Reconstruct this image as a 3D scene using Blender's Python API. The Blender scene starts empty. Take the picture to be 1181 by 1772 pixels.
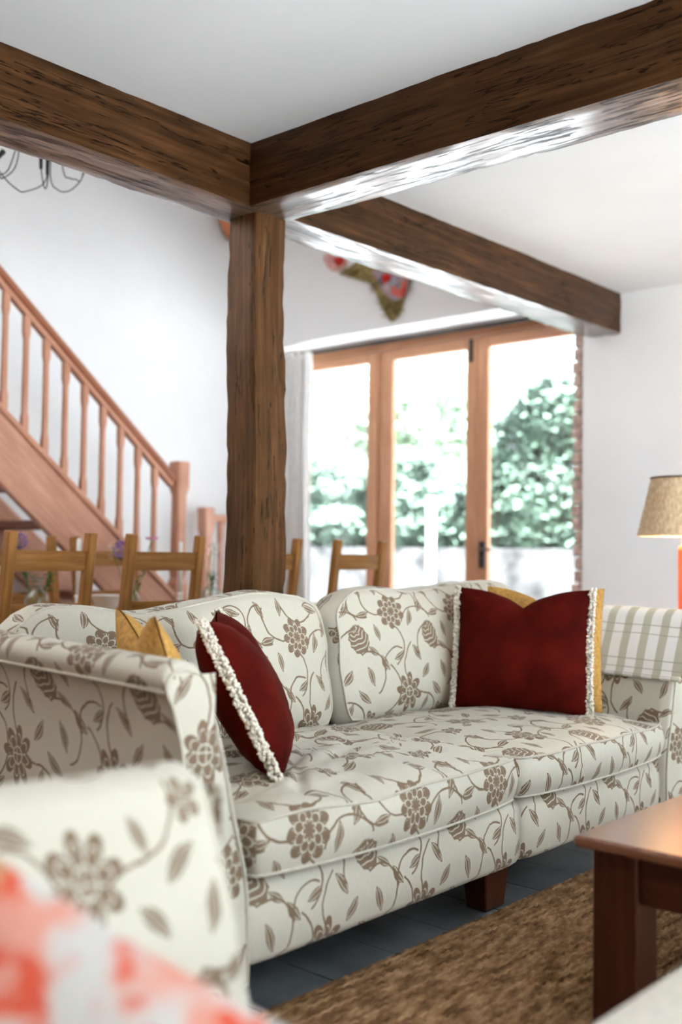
import bpy, math, random
from math import sin, cos, pi, sqrt, exp
from mathutils import Vector as V, Matrix, noise
random.seed(7)
scene = bpy.context.scene
COL = scene.collection

# ------------------------------------------------------------------ camera
cd = bpy.data.cameras.new('camera'); cam = bpy.data.objects.new('camera', cd); COL.objects.link(cam)
cd.sensor_fit = 'VERTICAL'; cd.sensor_height = 36.0; cd.lens = 36.0 * 1849.26 / 1772.0
r_ = V((0.66446359, -0.74721375, 0.01263942)); d_ = V((0.03768937, 0.01661442, -0.99915138)); f_ = V((0.74636965, 0.66437608, 0.03920169))
cam.matrix_world = Matrix(((r_.x, -d_.x, -f_.x, 0), (r_.y, -d_.y, -f_.y, 0), (r_.z, -d_.z, -f_.z, 1.04), (0, 0, 0, 1)))
cd.dof.use_dof = True; cd.dof.focus_distance = 3.2; cd.dof.aperture_fstop = 1.4
cd.clip_start = 0.02
scene.camera = cam
# ------------------------------------------------------------------ daylight (bright overcast sky) and exposure
w = bpy.data.worlds.new('overcast_sky'); scene.world = w; w.use_nodes = True
bg = w.node_tree.nodes['Background']; bg.inputs[0].default_value = (0.80, 0.915, 1.0, 1); bg.inputs[1].default_value = 3.0
vs = scene.view_settings
vs.view_transform = 'Standard'; vs.look = 'None'; vs.gamma = 1; vs.use_curve_mapping = False; vs.exposure = 0.58
sl = bpy.data.lights.new('sun', 'SUN'); sl.energy = 52; sl.angle = .05; sl.color = (.90, .96, 1.0)
so = bpy.data.objects.new('sun', sl); COL.objects.link(so); so.location = (2, -6, 9); so.rotation_euler = V((.08, .573, -.819)).to_track_quat('-Z', 'Y').to_euler()
cy = scene.cycles
cy.max_bounces = 8; cy.diffuse_bounces = 4; cy.glossy_bounces = 3; cy.transmission_bounces = 6; cy.transparent_max_bounces = 12
cy.use_denoising = True; cy.use_adaptive_sampling = True; cy.adaptive_threshold = .035; cy.caustics_reflective = False; cy.caustics_refractive = False; cy.sample_clamp_indirect = 8

# ------------------------------------------------------------------ material helpers
class X:
    """a value socket with arithmetic, so that prints can be written as formulas"""
    def __init__(s, nt, k): s.nt = nt; s.k = k
    def op(s, o, *a):
        n = s.nt.nodes.new('ShaderNodeMath'); n.operation = o
        for i, v in enumerate((s,) + a):
            if isinstance(v, X): s.nt.links.new(v.k, n.inputs[i])
            else: n.inputs[i].default_value = float(v)
        return X(s.nt, n.outputs[0])
    def __add__(s, o): return s.op('ADD', o)
    __radd__ = __add__
    def __sub__(s, o): return s.op('SUBTRACT', o)
    def __rsub__(s, o): return (s * -1) + o
    def __mul__(s, o): return s.op('MULTIPLY', o)
    __rmul__ = __mul__
    def __truediv__(s, o): return s.op('DIVIDE', o)
    def pw(s, o): return s.op('POWER', o)
    def ab(s): return s.op('ABSOLUTE')
    def sn(s): return s.op('SINE')
    def cs(s): return s.op('COSINE')
    def mx(s, o): return s.op('MAXIMUM', o)
    def mn(s, o): return s.op('MINIMUM', o)
    def lt(s, o): return s.op('LESS_THAN', o)
    def gt(s, o): return s.op('GREATER_THAN', o)
    def wrap(s, a, b): return s.op('WRAP', b, a)
    def fr(s): return s.op('FRACT')
    def sqrt(s): return s.op('SQRT')
    def at2(s, o): return s.op('ARCTAN2', o)

def new_mat(name):
    m = bpy.data.materials.new(name); m.use_nodes = True
    nt = m.node_tree; return m, nt, nt.nodes['Principled BSDF']
def node(nt, t, **kw):
    n = nt.nodes.new(t)
    for k, v in kw.items():
        if k in n.inputs: n.inputs[k].default_value = v
        else: setattr(n, k, v)
    return n
def rgb(c): return (c[0], c[1], c[2], 1)
def mixc(nt, fac, a, b):
    n = nt.nodes.new('ShaderNodeMix'); n.data_type = 'RGBA'
    for i, v in ((0, fac), (6, a), (7, b)):
        if hasattr(v, 'is_output'): nt.links.new(v, n.inputs[i])
        elif isinstance(v, X): nt.links.new(v.k, n.inputs[i])
        elif i == 0: n.inputs[i].default_value = v
        else: n.inputs[i].default_value = rgb(v)
    return n.outputs[2]
def coords(nt, kind='UV', scale=(1, 1, 1)):
    t = nt.nodes.new('ShaderNodeTexCoord'); mp = nt.nodes.new('ShaderNodeMapping')
    mp.inputs['Scale'].default_value = scale; nt.links.new(t.outputs[kind], mp.inputs[0]); return mp.outputs[0]
def nz(nt, vec, scale=5, detail=3, rough=.5):
    n = node(nt, 'ShaderNodeTexNoise', Scale=scale, Detail=detail, Roughness=rough); nt.links.new(vec, n.inputs['Vector']); return n.outputs['Fac']
def ramp(nt, fac, stops):
    n = nt.nodes.new('ShaderNodeValToRGB'); e = n.color_ramp.elements
    while len(e) < len(stops): e.new(.5)
    for i, (p, c) in enumerate(stops): e[i].position = p; e[i].color = rgb(c) if not isinstance(c, (int, float)) else (c, c, c, 1)
    nt.links.new(fac.k if isinstance(fac, X) else fac, n.inputs[0]); return n.outputs[0]
def bump(nt, b, h, strength=.3, dist=.005):
    n = node(nt, 'ShaderNodeBump', Strength=strength, Distance=dist); nt.links.new(h.k if isinstance(h, X) else h, n.inputs['Height']); nt.links.new(n.outputs[0], b.inputs['Normal'])

M = {}
def plain(name, c, rough=.6, spec=.4, noise_amt=.06, nscale=20, bmp=0, kind='Object', metal=0, sheen=0):
    m, nt, b = new_mat(name)
    f = nz(nt, coords(nt, kind), nscale, 4)
    lo = [max(0, k * (1 - noise_amt * 2)) for k in c]; hi = [min(1, k * (1 + noise_amt * 2)) for k in c]
    nt.links.new(ramp(nt, f, [(.3, lo), (.7, hi)]), b.inputs['Base Color'])
    b.inputs['Roughness'].default_value = rough; b.inputs['Specular IOR Level'].default_value = spec; b.inputs['Metallic'].default_value = metal
    if sheen: b.inputs['Sheen Weight'].default_value = sheen; b.inputs['Sheen Roughness'].default_value = .4
    if bmp: bump(nt, b, f, bmp, .004)
    M[name] = m; return m

def wood(name, dark, mid, light, rough=.4, spec=.5, gs=1.0, bmp=.25, coat=0, crack=0, tint=None, coat_ior=1.5, cw=.016, cm=.5):
    """grain runs along u; u, v in metres"""
    m, nt, b = new_mat(name)
    uv = coords(nt, 'UV', (3 * gs, 55 * gs, 1)); g = nz(nt, uv, 1.0, 6, .65)
    big = nz(nt, coords(nt, 'UV', (4, 9, 1)), 1.2, 3)
    c1 = ramp(nt, g, [(.28, dark), (.5, mid), (.75, light)])
    c2 = mixc(nt, ramp(nt, big, [(.35, 0.0), (.7, .55)]), c1, dark)
    hgt = X(nt, g)
    if crack:
        cr = nz(nt, coords(nt, 'UV', (2.2, 34, 1)), 1.0, 3, .6)
        line = (X(nt, cr) - .5).ab().lt(cw); msk = X(nt, nz(nt, coords(nt, 'UV', (3, 6, 1)), 1.5, 2)).gt(cm)
        line = line * msk
        c2 = mixc(nt, line, c2, [k * .25 for k in dark]); hgt = hgt - line * crack
    nt.links.new(c2, b.inputs['Base Color'])
    b.inputs['Roughness'].default_value = rough; b.inputs['Specular IOR Level'].default_value = spec
    b.inputs['Coat Weight'].default_value = coat; b.inputs['Coat Roughness'].default_value = .2; b.inputs['Coat IOR'].default_value = coat_ior
    if tint: b.inputs['Specular Tint'].default_value = rgb(tint)
    if crack and coat: nt.links.new(((1 - line) * coat).k, b.inputs['Coat Weight'])
    bump(nt, b, hgt, bmp, .004)
    M[name] = m; return m

# walls, ceiling, floor
plain('warm_bounce_wall', (.50, .22, .07), .85, .2, .2, 6, .3)  # unseen side wall; brown invented to keep the shaded sofa arm dim and warm
plain('wall_paint', (.86, .86, .86), .75, .2, .01, 3)
plain('ceiling_paint', (.84, .84, .84), .8, .2, .01, 3)
plain('slate', (.11, .125, .135), .32, .5, .22, 6, .2)
plain('grout', (.05, .055, .06), .8)
wood('beam_wood', (.014, .006, .0025), (.050, .021, .008), (.115, .052, .020), .42, .5, .8, .5, .0, 1.5, (.45, .22, .09))
wood('beam_underside_sheen', (.06, .034, .021), (.20, .128, .088), (.34, .24, .175), .35, .5, .8, .5, .78, 3.0, None, 1.95, .035, .42)  # glossy beam undersides; reflected daylight is also put into the paler colour
wood('post_wood', (.026, .012, .005), (.082, .036, .013), (.17, .080, .030), .5, .5, .7, .5, .0, 1.5, (.5, .26, .11))
wood('oak', (.18, .070, .015), (.33, .145, .038), (.48, .235, .075), .42, .45, 1, .2, 0, 0, (.8, .6, .4))
wood('stair_wood', (.45, .20, .12), (.62, .31, .20), (.72, .41, .29), .34, .5)
wood('handrail_wood', (.26, .085, .04), (.40, .15, .08), (.52, .23, .13), .34, .5)
wood('stair_dark', (.15, .045, .025), (.23, .075, .042), (.31, .115, .07), .36, .5)
wood('door_wood', (.52, .24, .12), (.67, .34, .185), (.75, .42, .25), .34, .5)
wood('mahogany', (.022, .006, .003), (.045, .012, .006), (.085, .027, .013), .3, .5, .7, .1, .3, 0, (.7, .4, .3))
wood('mahogany_top', (.10, .034, .016), (.18, .068, .032), (.26, .11, .055), .22, .6, .7, .05, .8)
plain('red_velvet', (.062, .0035, .0018), .85, .05, .2, 9, .1, 'Object', 0, .05)
M['red_velvet'].node_tree.nodes['Principled BSDF'].inputs['Sheen Tint'].default_value = (.9, .22, .12, 1)
plain('mustard', (.46, .25, .065), .8, .2, .14, 90, .4)
plain('fringe_wool', (.74, .68, .58), .9, .1, .1, 90, .4)
plain('black_metal', (.02, .02, .02), .45, .5)
plain('brass_metal', (.25, .2, .15), .35, .5, .1, 20, 0, 'Object', .8)
plain('curtain_cloth', (.86, .85, .83), .85, .1, .02)
plain('brick', (.58, .43, .37), .85, .2, .2, 30, .5)
plain('orange_enamel', (.62, .10, .03), .3, .5, .04)
plain('white_ceramic', (.82, .80, .76), .25, .5, .02)
plain('candle_wax', (.88, .87, .84), .5, .4, .01)
plain('stem_green', (.13, .22, .06), .6, .3, .2)
plain('leaf_green', (.10, .20, .045), .6, .3, .35, 30)
plain('allium_purple', (.30, .17, .36), .7, .2, .25, 60)
plain('petal_pink', (.62, .25, .45), .7, .2, .2, 60)
plain('petal_white', (.86, .86, .82), .7, .2, .05, 60)
plain('seed_dark', (.10, .04, .05), .7, .2, .2, 60)
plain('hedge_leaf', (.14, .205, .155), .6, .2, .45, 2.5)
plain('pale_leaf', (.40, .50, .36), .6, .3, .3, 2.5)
plain('bark', (.16, .11, .08), .9)
plain('garden_stone', (.15, .148, .145), .9, .1, .3, 4, .6)
plain('patio_stone', (.44, .44, .44), .9, .1, .15, 3)
plain('ground_bounce', (.76, .76, .76), .9, .1, .05, 3)  # unseen ground outside, pale so that it bounces light onto the ceiling
plain('garden_white', (.85, .85, .84), .8, .2, .03)
plain('khaki_tuft', (.34, .26, .11), .95, .1, .35, 45, .8)
plain('terracotta', (.60, .22, .10), .6, .3, .1)
plain('rose_red', (.55, .03, .02), .8, .2, .2, 40)
plain('rose_pink', (.78, .42, .38), .8, .2, .15, 40)
plain('cream_cloth', (.52, .485, .40), .85, .1, .04, 60, .2)
plain('linen_cream', (.56, .52, .45), .85, .1, .04, 60, .2)

def glass(name, tint=(1, 1, 1), ior=1.45):
    m, nt, b = new_mat(name); nt.nodes.remove(b); out = nt.nodes['Material Output']
    tr = nt.nodes.new('ShaderNodeBsdfTransparent'); tr.inputs[0].default_value = rgb(tint)
    gl = nt.nodes.new('ShaderNodeBsdfGlossy'); gl.inputs['Roughness'].default_value = .02
    lw = nt.nodes.new('ShaderNodeLayerWeight'); lw.inputs[0].default_value = .5; mx = nt.nodes.new('ShaderNodeMixShader')
    nt.links.new((X(nt, lw.outputs['Facing']).pw(4) * .5 + .04).k, mx.inputs[0]); nt.links.new(tr.outputs[0], mx.inputs[1]); nt.links.new(gl.outputs[0], mx.inputs[2]); nt.links.new(mx.outputs[0], out.inputs[0])
    M[name] = m
glass('pane_glass'); glass('vase_glass', (.93, .96, .95))

# printed floral upholstery: flowers, leaves and vines as formulas over u, v in metres
def floral_group():
    g = bpy.data.node_groups.new('floral_print', 'ShaderNodeTree')
    g.interface.new_socket('Vector', in_out='INPUT', socket_type='NodeSocketVector')
    g.interface.new_socket('Fac', in_out='OUTPUT', socket_type='NodeSocketFloat')
    gi = g.nodes.new('NodeGroupInput'); go = g.nodes.new('NodeGroupOutput')
    wob = node(g, 'ShaderNodeTexNoise', Scale=22.0, Detail=2.0); g.links.new(gi.outputs[0], wob.inputs['Vector'])
    sub = g.nodes.new('ShaderNodeVectorMath'); sub.operation = 'MULTIPLY_ADD'
    g.links.new(wob.outputs['Color'], sub.inputs[0]); sub.inputs[1].default_value = (.012, .012, 0); g.links.new(gi.outputs[0], sub.inputs[2])
    sp = g.nodes.new('ShaderNodeSeparateXYZ'); g.links.new(sub.outputs[0], sp.inputs[0])
    u, v = X(g, sp.outputs[0]), X(g, sp.outputs[1])
    W, Hh = .38, .56
    acc = [None]
    def add(mk): acc[0] = mk if acc[0] is None else acc[0].mx(mk)
    def loc(cx, cy): return (u - cx).wrap(-W / 2, W / 2), (v - cy).wrap(-Hh / 2, Hh / 2)
    def rot(x, y, a): c, s = cos(a), sin(a); return x * c + y * s, y * c - x * s
    def flower(cx, cy, R, n, a, kind):
        x, y = loc(cx, cy)
        if kind == 'lotus': x = x * 1.15
        r = (x * x + y * y).sqrt(); th = y.at2(x) + a; rr = r / R
        p = (th * (n / 2)).cs().ab()
        if kind == 'lotus':
            f = rr / (p.pw(.75) * .55 + .45); q = p.pw(.75) * .40 + .30
            cut = (p.lt(.17) * rr.gt(.28)).mx((rr - q).ab().lt(.028) * rr.gt(.33)).mx((rr - .29).ab().lt(.028)).mx((x / R + .04).ab().lt(.022) * rr.lt(.28)).mx((y / R - .05).ab().lt(.022) * rr.lt(.28))
        else:
            f = rr / (p.pw(.6) * .34 + .66); p2 = (th * (n * .5) + pi / 2).cs().ab(); q2 = p2.pw(.6) * .24 + .42; q3 = p.pw(.6) * .16 + .17
            cut = (p.lt(.15) * rr.gt(q2)).mx((rr - q2).ab().lt(.035)).mx((rr - q3).ab().lt(.035)).mx(p2.lt(.18) * rr.lt(q2) * rr.gt(q3)).mx((p - .62).ab().lt(.06) * rr.gt(q2 + .08) * rr.lt(.78))
        add(f.lt(1) * (1 - cut))
    def bud(cx, cy, a, R):
        x, y = loc(cx, cy); x, y = rot(x, y, a); x = x / (R * .74); y = y / R
        th = (y - .75).at2(x); r = (x * x + y * y).sqrt()
        f = r * ((th * 9).sn().ab() * .10 + .95); fill = f.lt(1)
        arcs = (((x * x + (y - 1.1) * (y - 1.1)).sqrt() * 3.2 + (th * 6).sn() * .18).fr() - .5).ab().lt(.11)
        add(fill * (1 - arcs * f.lt(.9)))
    def leaf(cx, cy, a, L, w_):
        x, y = loc(cx, cy); x, y = rot(x, y, a); y = y - x * x * (3.0)
        s = x / L; k = (1 - s * s) * w_; yy = y.ab()
        fill = yy.lt(k); rib = (yy - k * .48).ab().lt(w_ * .085) * s.ab().lt(.8)
        add(fill * (1 - rib))
    def vine(cx, cy, R, a0, a1, t=.0029):
        x, y = loc(cx, cy); r = (x * x + y * y).sqrt(); mid, h = (a0 + a1) / 2, (a1 - a0) / 2
        th = (y.at2(x) - math.radians(mid)).wrap(-pi, pi).ab()
        add((r - R).ab().lt(t) * th.lt(math.radians(h)))
    flower(.095, .425, .067, 9, .3, 'mum'); flower(.150, .130, .072, 8, .2, 'lotus')
    bud(.300, .330, .5, .056); flower(.338, .048, .036, 5, .6, 'lotus')
    vine(.225, .360, .085, 25, 165); vine(.060, .300, .080, -60, 75); vine(.245, .225, .105, 130, 260)
    vine(.345, .210, .075, -70, 120); vine(.020, .155, .090, -80, 60); vine(.235, .040, .080, -20, 95)
    vine(.130, .560, .085, 200, 330); vine(.330, .470, .065, 90, 290); vine(.20, .49, .055, -40, 120); vine(.03, .49, .075, 150, 290); vine(.30, .29, .085, 100, 200); vine(.10, .235, .06, 60, 200)
    for a in ((.188, .400, 1.3, .036, .012), (.010, .350, 1.9, .034, .012), (.210, .268, 2.2, .037, .013), (.247, .198, .9, .034, .013), (.350, .200, 1.9, .038, .013),
              (.040, .240, -.9, .034, .013), (.305, .130, -.7, .038, .014), (.247, .085, 1.2, .032, .012), (.055, .055, .4, .036, .012), (.200, .520, -.3, .037, .013),
              (.255, .445, 1.0, .034, .013), (.330, .520, 2.0, .032, .012), (.040, .525, 1.5, .032, .012), (.335, .418, .2, .032, .012), (.115, .262, .5, .030, .012), (.365, .285, -.6, .030, .011)): leaf(*a)
    g.links.new(acc[0].k, go.inputs[0]); return g
FLORAL = floral_group()
def floral(name, base, motif):
    m, nt, b = new_mat(name)
    t = nt.nodes.new('ShaderNodeTexCoord'); gn = nt.nodes.new('ShaderNodeGroup'); gn.node_tree = FLORAL
    nt.links.new(t.outputs['UV'], gn.inputs[0])
    sl = nz(nt, coords(nt, 'UV', (900, 40, 1)), 1.0, 3, .6); sl2 = nz(nt, coords(nt, 'UV', (40, 900, 1)), 1.0, 2, .6)
    bc = ramp(nt, sl, [(.3, [k * .90 for k in base]), (.7, [min(1, k * 1.06) for k in base])])
    mc = ramp(nt, sl2, [(.3, [k * .8 for k in motif]), (.7, [k * 1.15 for k in motif])])
    nt.links.new(mixc(nt, gn.outputs[0], bc, mc), b.inputs['Base Color'])
    b.inputs['Roughness'].default_value = .62; b.inputs['Specular IOR Level'].default_value = .35
    b.inputs['Sheen Weight'].default_value = .08
    bump(nt, b, X(nt, gn.outputs[0]) * .6 + X(nt, sl) * .5, .18, .0015)
    M[name] = m
floral('floral_fabric', (.54, .51, .42), (.185, .122, .072))
M['piping'] = M['cream_cloth']

# plaid blanket: sage bands across, thin lines along
def plaid():
    m, nt, b = new_mat('plaid_wool'); t = nt.nodes.new('ShaderNodeTexCoord'); sp = nt.nodes.new('ShaderNodeSeparateXYZ'); nt.links.new(t.outputs['UV'], sp.inputs[0])
    u, v = X(nt, sp.outputs[0]), X(nt, sp.outputs[1])
    band = (u / .074).fr().lt(.44)
    line = ((v / .118).fr() - .5).ab().lt(.016).mx(((v / .118 + .28).fr() - .5).ab().lt(.013))
    tw = nz(nt, coords(nt, 'UV', (500, 500, 1)), 1, 2)
    base = mixc(nt, band * .85, (.78, .77, .73), (.44, .42, .31))
    c = mixc(nt, line * .8, base, (.33, .31, .22))
    nt.links.new(c, b.inputs['Base Color']); b.inputs['Roughness'].default_value = .9; b.inputs['Specular IOR Level'].default_value = .1
    bump(nt, b, tw, .5, .002); M['plaid_wool'] = m
plaid()
def coral():
    m, nt, b = new_mat('coral_print'); c = coords(nt, 'UV')
    n1 = nz(nt, c, 9, 2, .5); n2 = nz(nt, c, 16, 3, .6); n3 = nz(nt, coords(nt, 'UV', (1, 1, 1)), 5, 1)
    a = mixc(nt, ramp(nt, n1, [(.46, 0.0), (.55, 1.0)]), (.50, .475, .44), (.58, .25, .19))
    a = mixc(nt, ramp(nt, n2, [(.52, 0.0), (.60, 1.0)]), a, (.55, .070, .030))
    a = mixc(nt, ramp(nt, n3, [(.60, 0.0), (.66, .8)]), a, (.40, .34, .17))
    nt.links.new(a, b.inputs['Base Color']); b.inputs['Roughness'].default_value = .85; M['coral_print'] = m
coral()
def patch():
    m, nt, b = new_mat('patchwork'); c = coords(nt, 'Object')
    vo = node(nt, 'ShaderNodeTexVoronoi', Scale=24.0); nt.links.new(c, vo.inputs['Vector'])
    sp = nt.nodes.new('ShaderNodeSeparateColor'); nt.links.new(vo.outputs['Color'], sp.inputs[0])
    cr = ramp(nt, sp.outputs[0], [(.0, (.10, .12, .17)), (.25, (.45, .30, .28)), (.5, (.30, .33, .45)), (.72, (.62, .42, .36)), (.9, (.62, .06, .04))])
    nt.links.new(cr, b.inputs['Base Color']); b.inputs['Roughness'].default_value = .9; M['patchwork'] = m
patch()
def straw():
    m, nt, b = new_mat('straw_weave'); t = nt.nodes.new('ShaderNodeTexCoord'); sp = nt.nodes.new('ShaderNodeSeparateXYZ'); nt.links.new(t.outputs['UV'], sp.inputs[0])
    f = nz(nt, coords(nt, 'UV', (75, 38, 1)), 1, 3)
    nt.links.new(ramp(nt, f, [(.3, (.55, .38, .21)), (.7, (.86, .68, .46))]), b.inputs['Base Color']); b.inputs['Roughness'].default_value = .8
    b.inputs['Transmission Weight'].default_value = 0; M['straw_weave'] = m
straw()
def jute():
    m, nt, b = new_mat('jute'); f = nz(nt, coords(nt, 'Object', (13, 47, 12)), 1, 3, .62); g2 = nz(nt, coords(nt, 'Object'), 7, 3)
    c = ramp(nt, f, [(.34, (.095, .044, .017)), (.5, (.26, .140, .063)), (.68, (.48, .30, .16))])
    c = mixc(nt, ramp(nt, g2, [(.4, 0.0), (.7, .35)]), c, (.24, .13, .07))
    nt.links.new(c, b.inputs['Base Color']); b.inputs['Roughness'].default_value = .9; b.inputs['Specular IOR Level'].default_value = .1; bump(nt, b, f, .6, .003); M['jute'] = m
jute()

# ------------------------------------------------------------------ mesh helpers
class MB:
    def __init__(s): s.v = []; s.f = []; s.uv = []; s.sm = []
    def add(s, vs, fs, uvs=None, smooth=True):
        o = len(s.v); s.v += [tuple(p) for p in vs]
        for i, f in enumerate(fs):
            s.f.append([k + o for k in f]); s.sm.append(smooth)
            s.uv.append(uvs[i] if uvs else [(0, 0)] * len(f))
        return s
    def mesh(s, name):
        me = bpy.data.meshes.new(name); me.from_pydata(s.v, [], s.f)
        ul = me.uv_layers.new(name='UVMap'); flat = []
        for u in s.uv:
            for a in u: flat += [a[0], a[1]]
        ul.data.foreach_set('uv', flat); me.polygons.foreach_set('use_smooth', s.sm); me.update(); return me
def wloc(o):
    p = V((0, 0, 0))
    while o: p += o.location; o = o.parent
    return p
def obj(name, mb, mat, parent=None, local=False, label=None, cat=None, group=None, kind=None):
    """mesh coordinates are in the world unless local; the origin goes to the foot of the mesh (or the parent's origin)"""
    if not local:
        if parent: p = wloc(parent)
        else:
            xs = [a[0] for a in mb.v]; ys = [a[1] for a in mb.v]; zs = [a[2] for a in mb.v]
            p = V(((min(xs) + max(xs)) / 2, (min(ys) + max(ys)) / 2, min(zs)))
        mb.v = [(a[0] - p.x, a[1] - p.y, a[2] - p.z) for a in mb.v]
    o = bpy.data.objects.new(name, mb.mesh(name)); COL.objects.link(o)
    if isinstance(mat, str): mat = M[mat]
    o.data.materials.append(mat)
    if parent: o.parent = parent
    elif not local: o.location = p
    tag(o, label, cat, group, kind); return o
def tag(o, label=None, cat=None, group=None, kind=None):
    for k, v in (('label', label), ('category', cat), ('group', group), ('kind', kind)):
        if v: o[k] = v
    return o
def thing(name, loc, label=None, cat=None, group=None, kind=None, rz=0):
    o = bpy.data.objects.new(name, None); COL.objects.link(o); o.location = loc; o.rotation_euler = (0, 0, rz); o.empty_display_size = .1
    return tag(o, label, cat, group, kind)
def copy_tree(o, parent=None):
    c = o.copy(); COL.objects.link(c); c.parent = parent
    for ch in list(o.children): copy_tree(ch, c)
    return c

def bar(p0, p1, w, h, ch=.004, up=V((0, 0, 1)), mb=None, w2=None, h2=None):
    """chamfered timber from p0 to p1; w across, h along up; u follows the length"""
    mb = mb or MB(); p0, p1 = V(p0), V(p1); t = (p1 - p0); L = t.length; t.normalize()
    s = t.cross(up)
    if s.length < 1e-4: s = t.cross(V((1, 0, 0)))
    s.normalize(); n = s.cross(t).normalized()
    ch = min(ch, w * .3, h * .3, L * .3); vs = []; per = [0]; rows = []
    o8 = [(-1, -1, 1, 0), (1, -1, -1, 0), (1, -1, 0, 1), (1, 1, 0, -1), (1, 1, -1, 0), (-1, 1, 1, 0), (-1, 1, 0, -1), (-1, -1, 0, 1)]
    for k, (d, sc) in enumerate(((0, 1), (ch, 0), (L - ch, 0), (L, 1))):
        f = d / L; ww = (w + ((w2 or w) - w) * f) / 2 - ch * sc; hh = (h + ((h2 or h) - h) * f) / 2 - ch * sc
        c = ch * (0.4 if sc else 1)
        for (a, b, e, g) in o8: vs.append(p0 + t * d + s * (a * ww + e * c) + n * (b * hh + g * c))
    vc = [0, w, w, w + h, w + h, 2 * w + h, 2 * w + h, 2 * w + 2 * h]; ds = [0, ch, L - ch, L]
    off = random.random() * 7
    fs, uvs = [], []
    for k in range(3):
        for i in range(8):
            j = (i + 1) % 8; fs.append([k * 8 + i, k * 8 + j, (k + 1) * 8 + j, (k + 1) * 8 + i])
            vj = vc[j] if j else vc[7] + ch
            uvs.append([(ds[k] + off, vc[i] + off), (ds[k] + off, vj + off), (ds[k + 1] + off, vj + off), (ds[k + 1] + off, vc[i] + off)])
    fs.append(list(range(7, -1, -1))); uvs.append([(off, off + .01 * i) for i in range(8)])
    fs.append(list(range(24, 32))); uvs.append([(off, off + .01 * i) for i in range(8)])
    return mb.add(vs, fs, uvs, False)
def box(a, b, mb=None, ch=0.0):
    a, b = V(a), V(b); mb = mb or MB()
    if ch: 
        d = b - a; k = max(range(3), key=lambda i: d[i]); m = (a + b) / 2; q0, q1 = m.copy(), m.copy(); q0[k] = a[k]; q1[k] = b[k]
        if k == 2: return bar(q0, q1, d.y, d.x, ch, V((1, 0, 0)), mb)
        return bar(q0, q1, d[1 - k], d.z, ch, V((0, 0, 1)), mb)
    vs = [(x, y, z) for x in (a.x, b.x) for y in (a.y, b.y) for z in (a.z, b.z)]
    fs = [[0, 1, 3, 2], [4, 6, 7, 5], [0, 4, 5, 1], [2, 3, 7, 6], [0, 2, 6, 4], [1, 5, 7, 3]]
    uvs = []
    for i, f in enumerate(fs):
        ax = (1, 2) if i < 2 else ((0, 2) if i < 4 else (0, 1)); uvs.append([(vs[k][ax[0]], vs[k][ax[1]]) for k in f])
    return mb.add(vs, fs, uvs, False)
def frames(pts, closed=False):
    out = []; n = len(pts); prev = None
    for i in range(n):
        if closed: t = pts[(i + 1) % n] - pts[i - 1]
        else: t = pts[min(i + 1, n - 1)] - pts[max(i - 1, 0)]
        t.normalize()
        if prev is None: a = t.orthogonal().normalized()
        else:
            a = prev - t * prev.dot(t)
            a = a.normalized() if a.length > 1e-6 else t.orthogonal().normalized()
        prev = a; out.append((a, t.cross(a)))
    return out
def tube(pts, r, n=6, mb=None, closed=False, cap=True):
    mb = mb or MB(); pts = [V(p) for p in pts]; fr = frames(pts, closed); vs, fs, uvs = [], [], []; L = 0; ls = []
    for i, p in enumerate(pts):
        if i: L += (p - pts[i - 1]).length
        ls.append(L); rr = r(i / (len(pts) - 1)) if callable(r) else r; a, b = fr[i]
        for k in range(n): th = 2 * pi * k / n; vs.append(p + a * (cos(th) * rr) + b * (sin(th) * rr))
    m = len(pts)
    for i in range(m if closed else m - 1):
        j = (i + 1) % m; lj = ls[j] if j else L + .01
        for k in range(n):
            l = (k + 1) % n; fs.append([i * n + k, i * n + l, j * n + l, j * n + k]); uvs.append([(ls[i], k * .01), (ls[i], (k + 1) * .01), (lj, (k + 1) * .01), (lj, k * .01)])
    if cap and not closed:
        fs.append(list(range(n - 1, -1, -1))); uvs.append([(0, 0)] * n); fs.append([(m - 1) * n + k for k in range(n)]); uvs.append([(0, 0)] * n)
    return mb.add(vs, fs, uvs)
def lathe(prof, c, n=28, mb=None, cap=(True, True)):
    mb = mb or MB(); vs, fs, uvs = [], [], []; L = 0; ls = [0]
    for i in range(1, len(prof)): L += math.dist(prof[i], prof[i - 1]); ls.append(L)
    for (r, z) in prof:
        for k in range(n): th = 2 * pi * k / n; vs.append((c[0] + r * cos(th), c[1] + r * sin(th), c[2] + z))
    for i in range(len(prof) - 1):
        for k in range(n):
            l = (k + 1) % n; fs.append([i * n + k, i * n + l, (i + 1) * n + l, (i + 1) * n + k]); q = prof[i][0] * 2 * pi / n
            uvs.append([(k * q, ls[i]), ((k + 1) * q, ls[i]), ((k + 1) * q, ls[i + 1]), (k * q, ls[i + 1])])
    if cap[0]: fs.append(list(range(n - 1, -1, -1))); uvs.append([(0, 0)] * n)
    if cap[1]: fs.append([(len(prof) - 1) * n + k for k in range(n)]); uvs.append([(0, 0)] * n)
    return mb.add(vs, fs, uvs)
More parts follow.
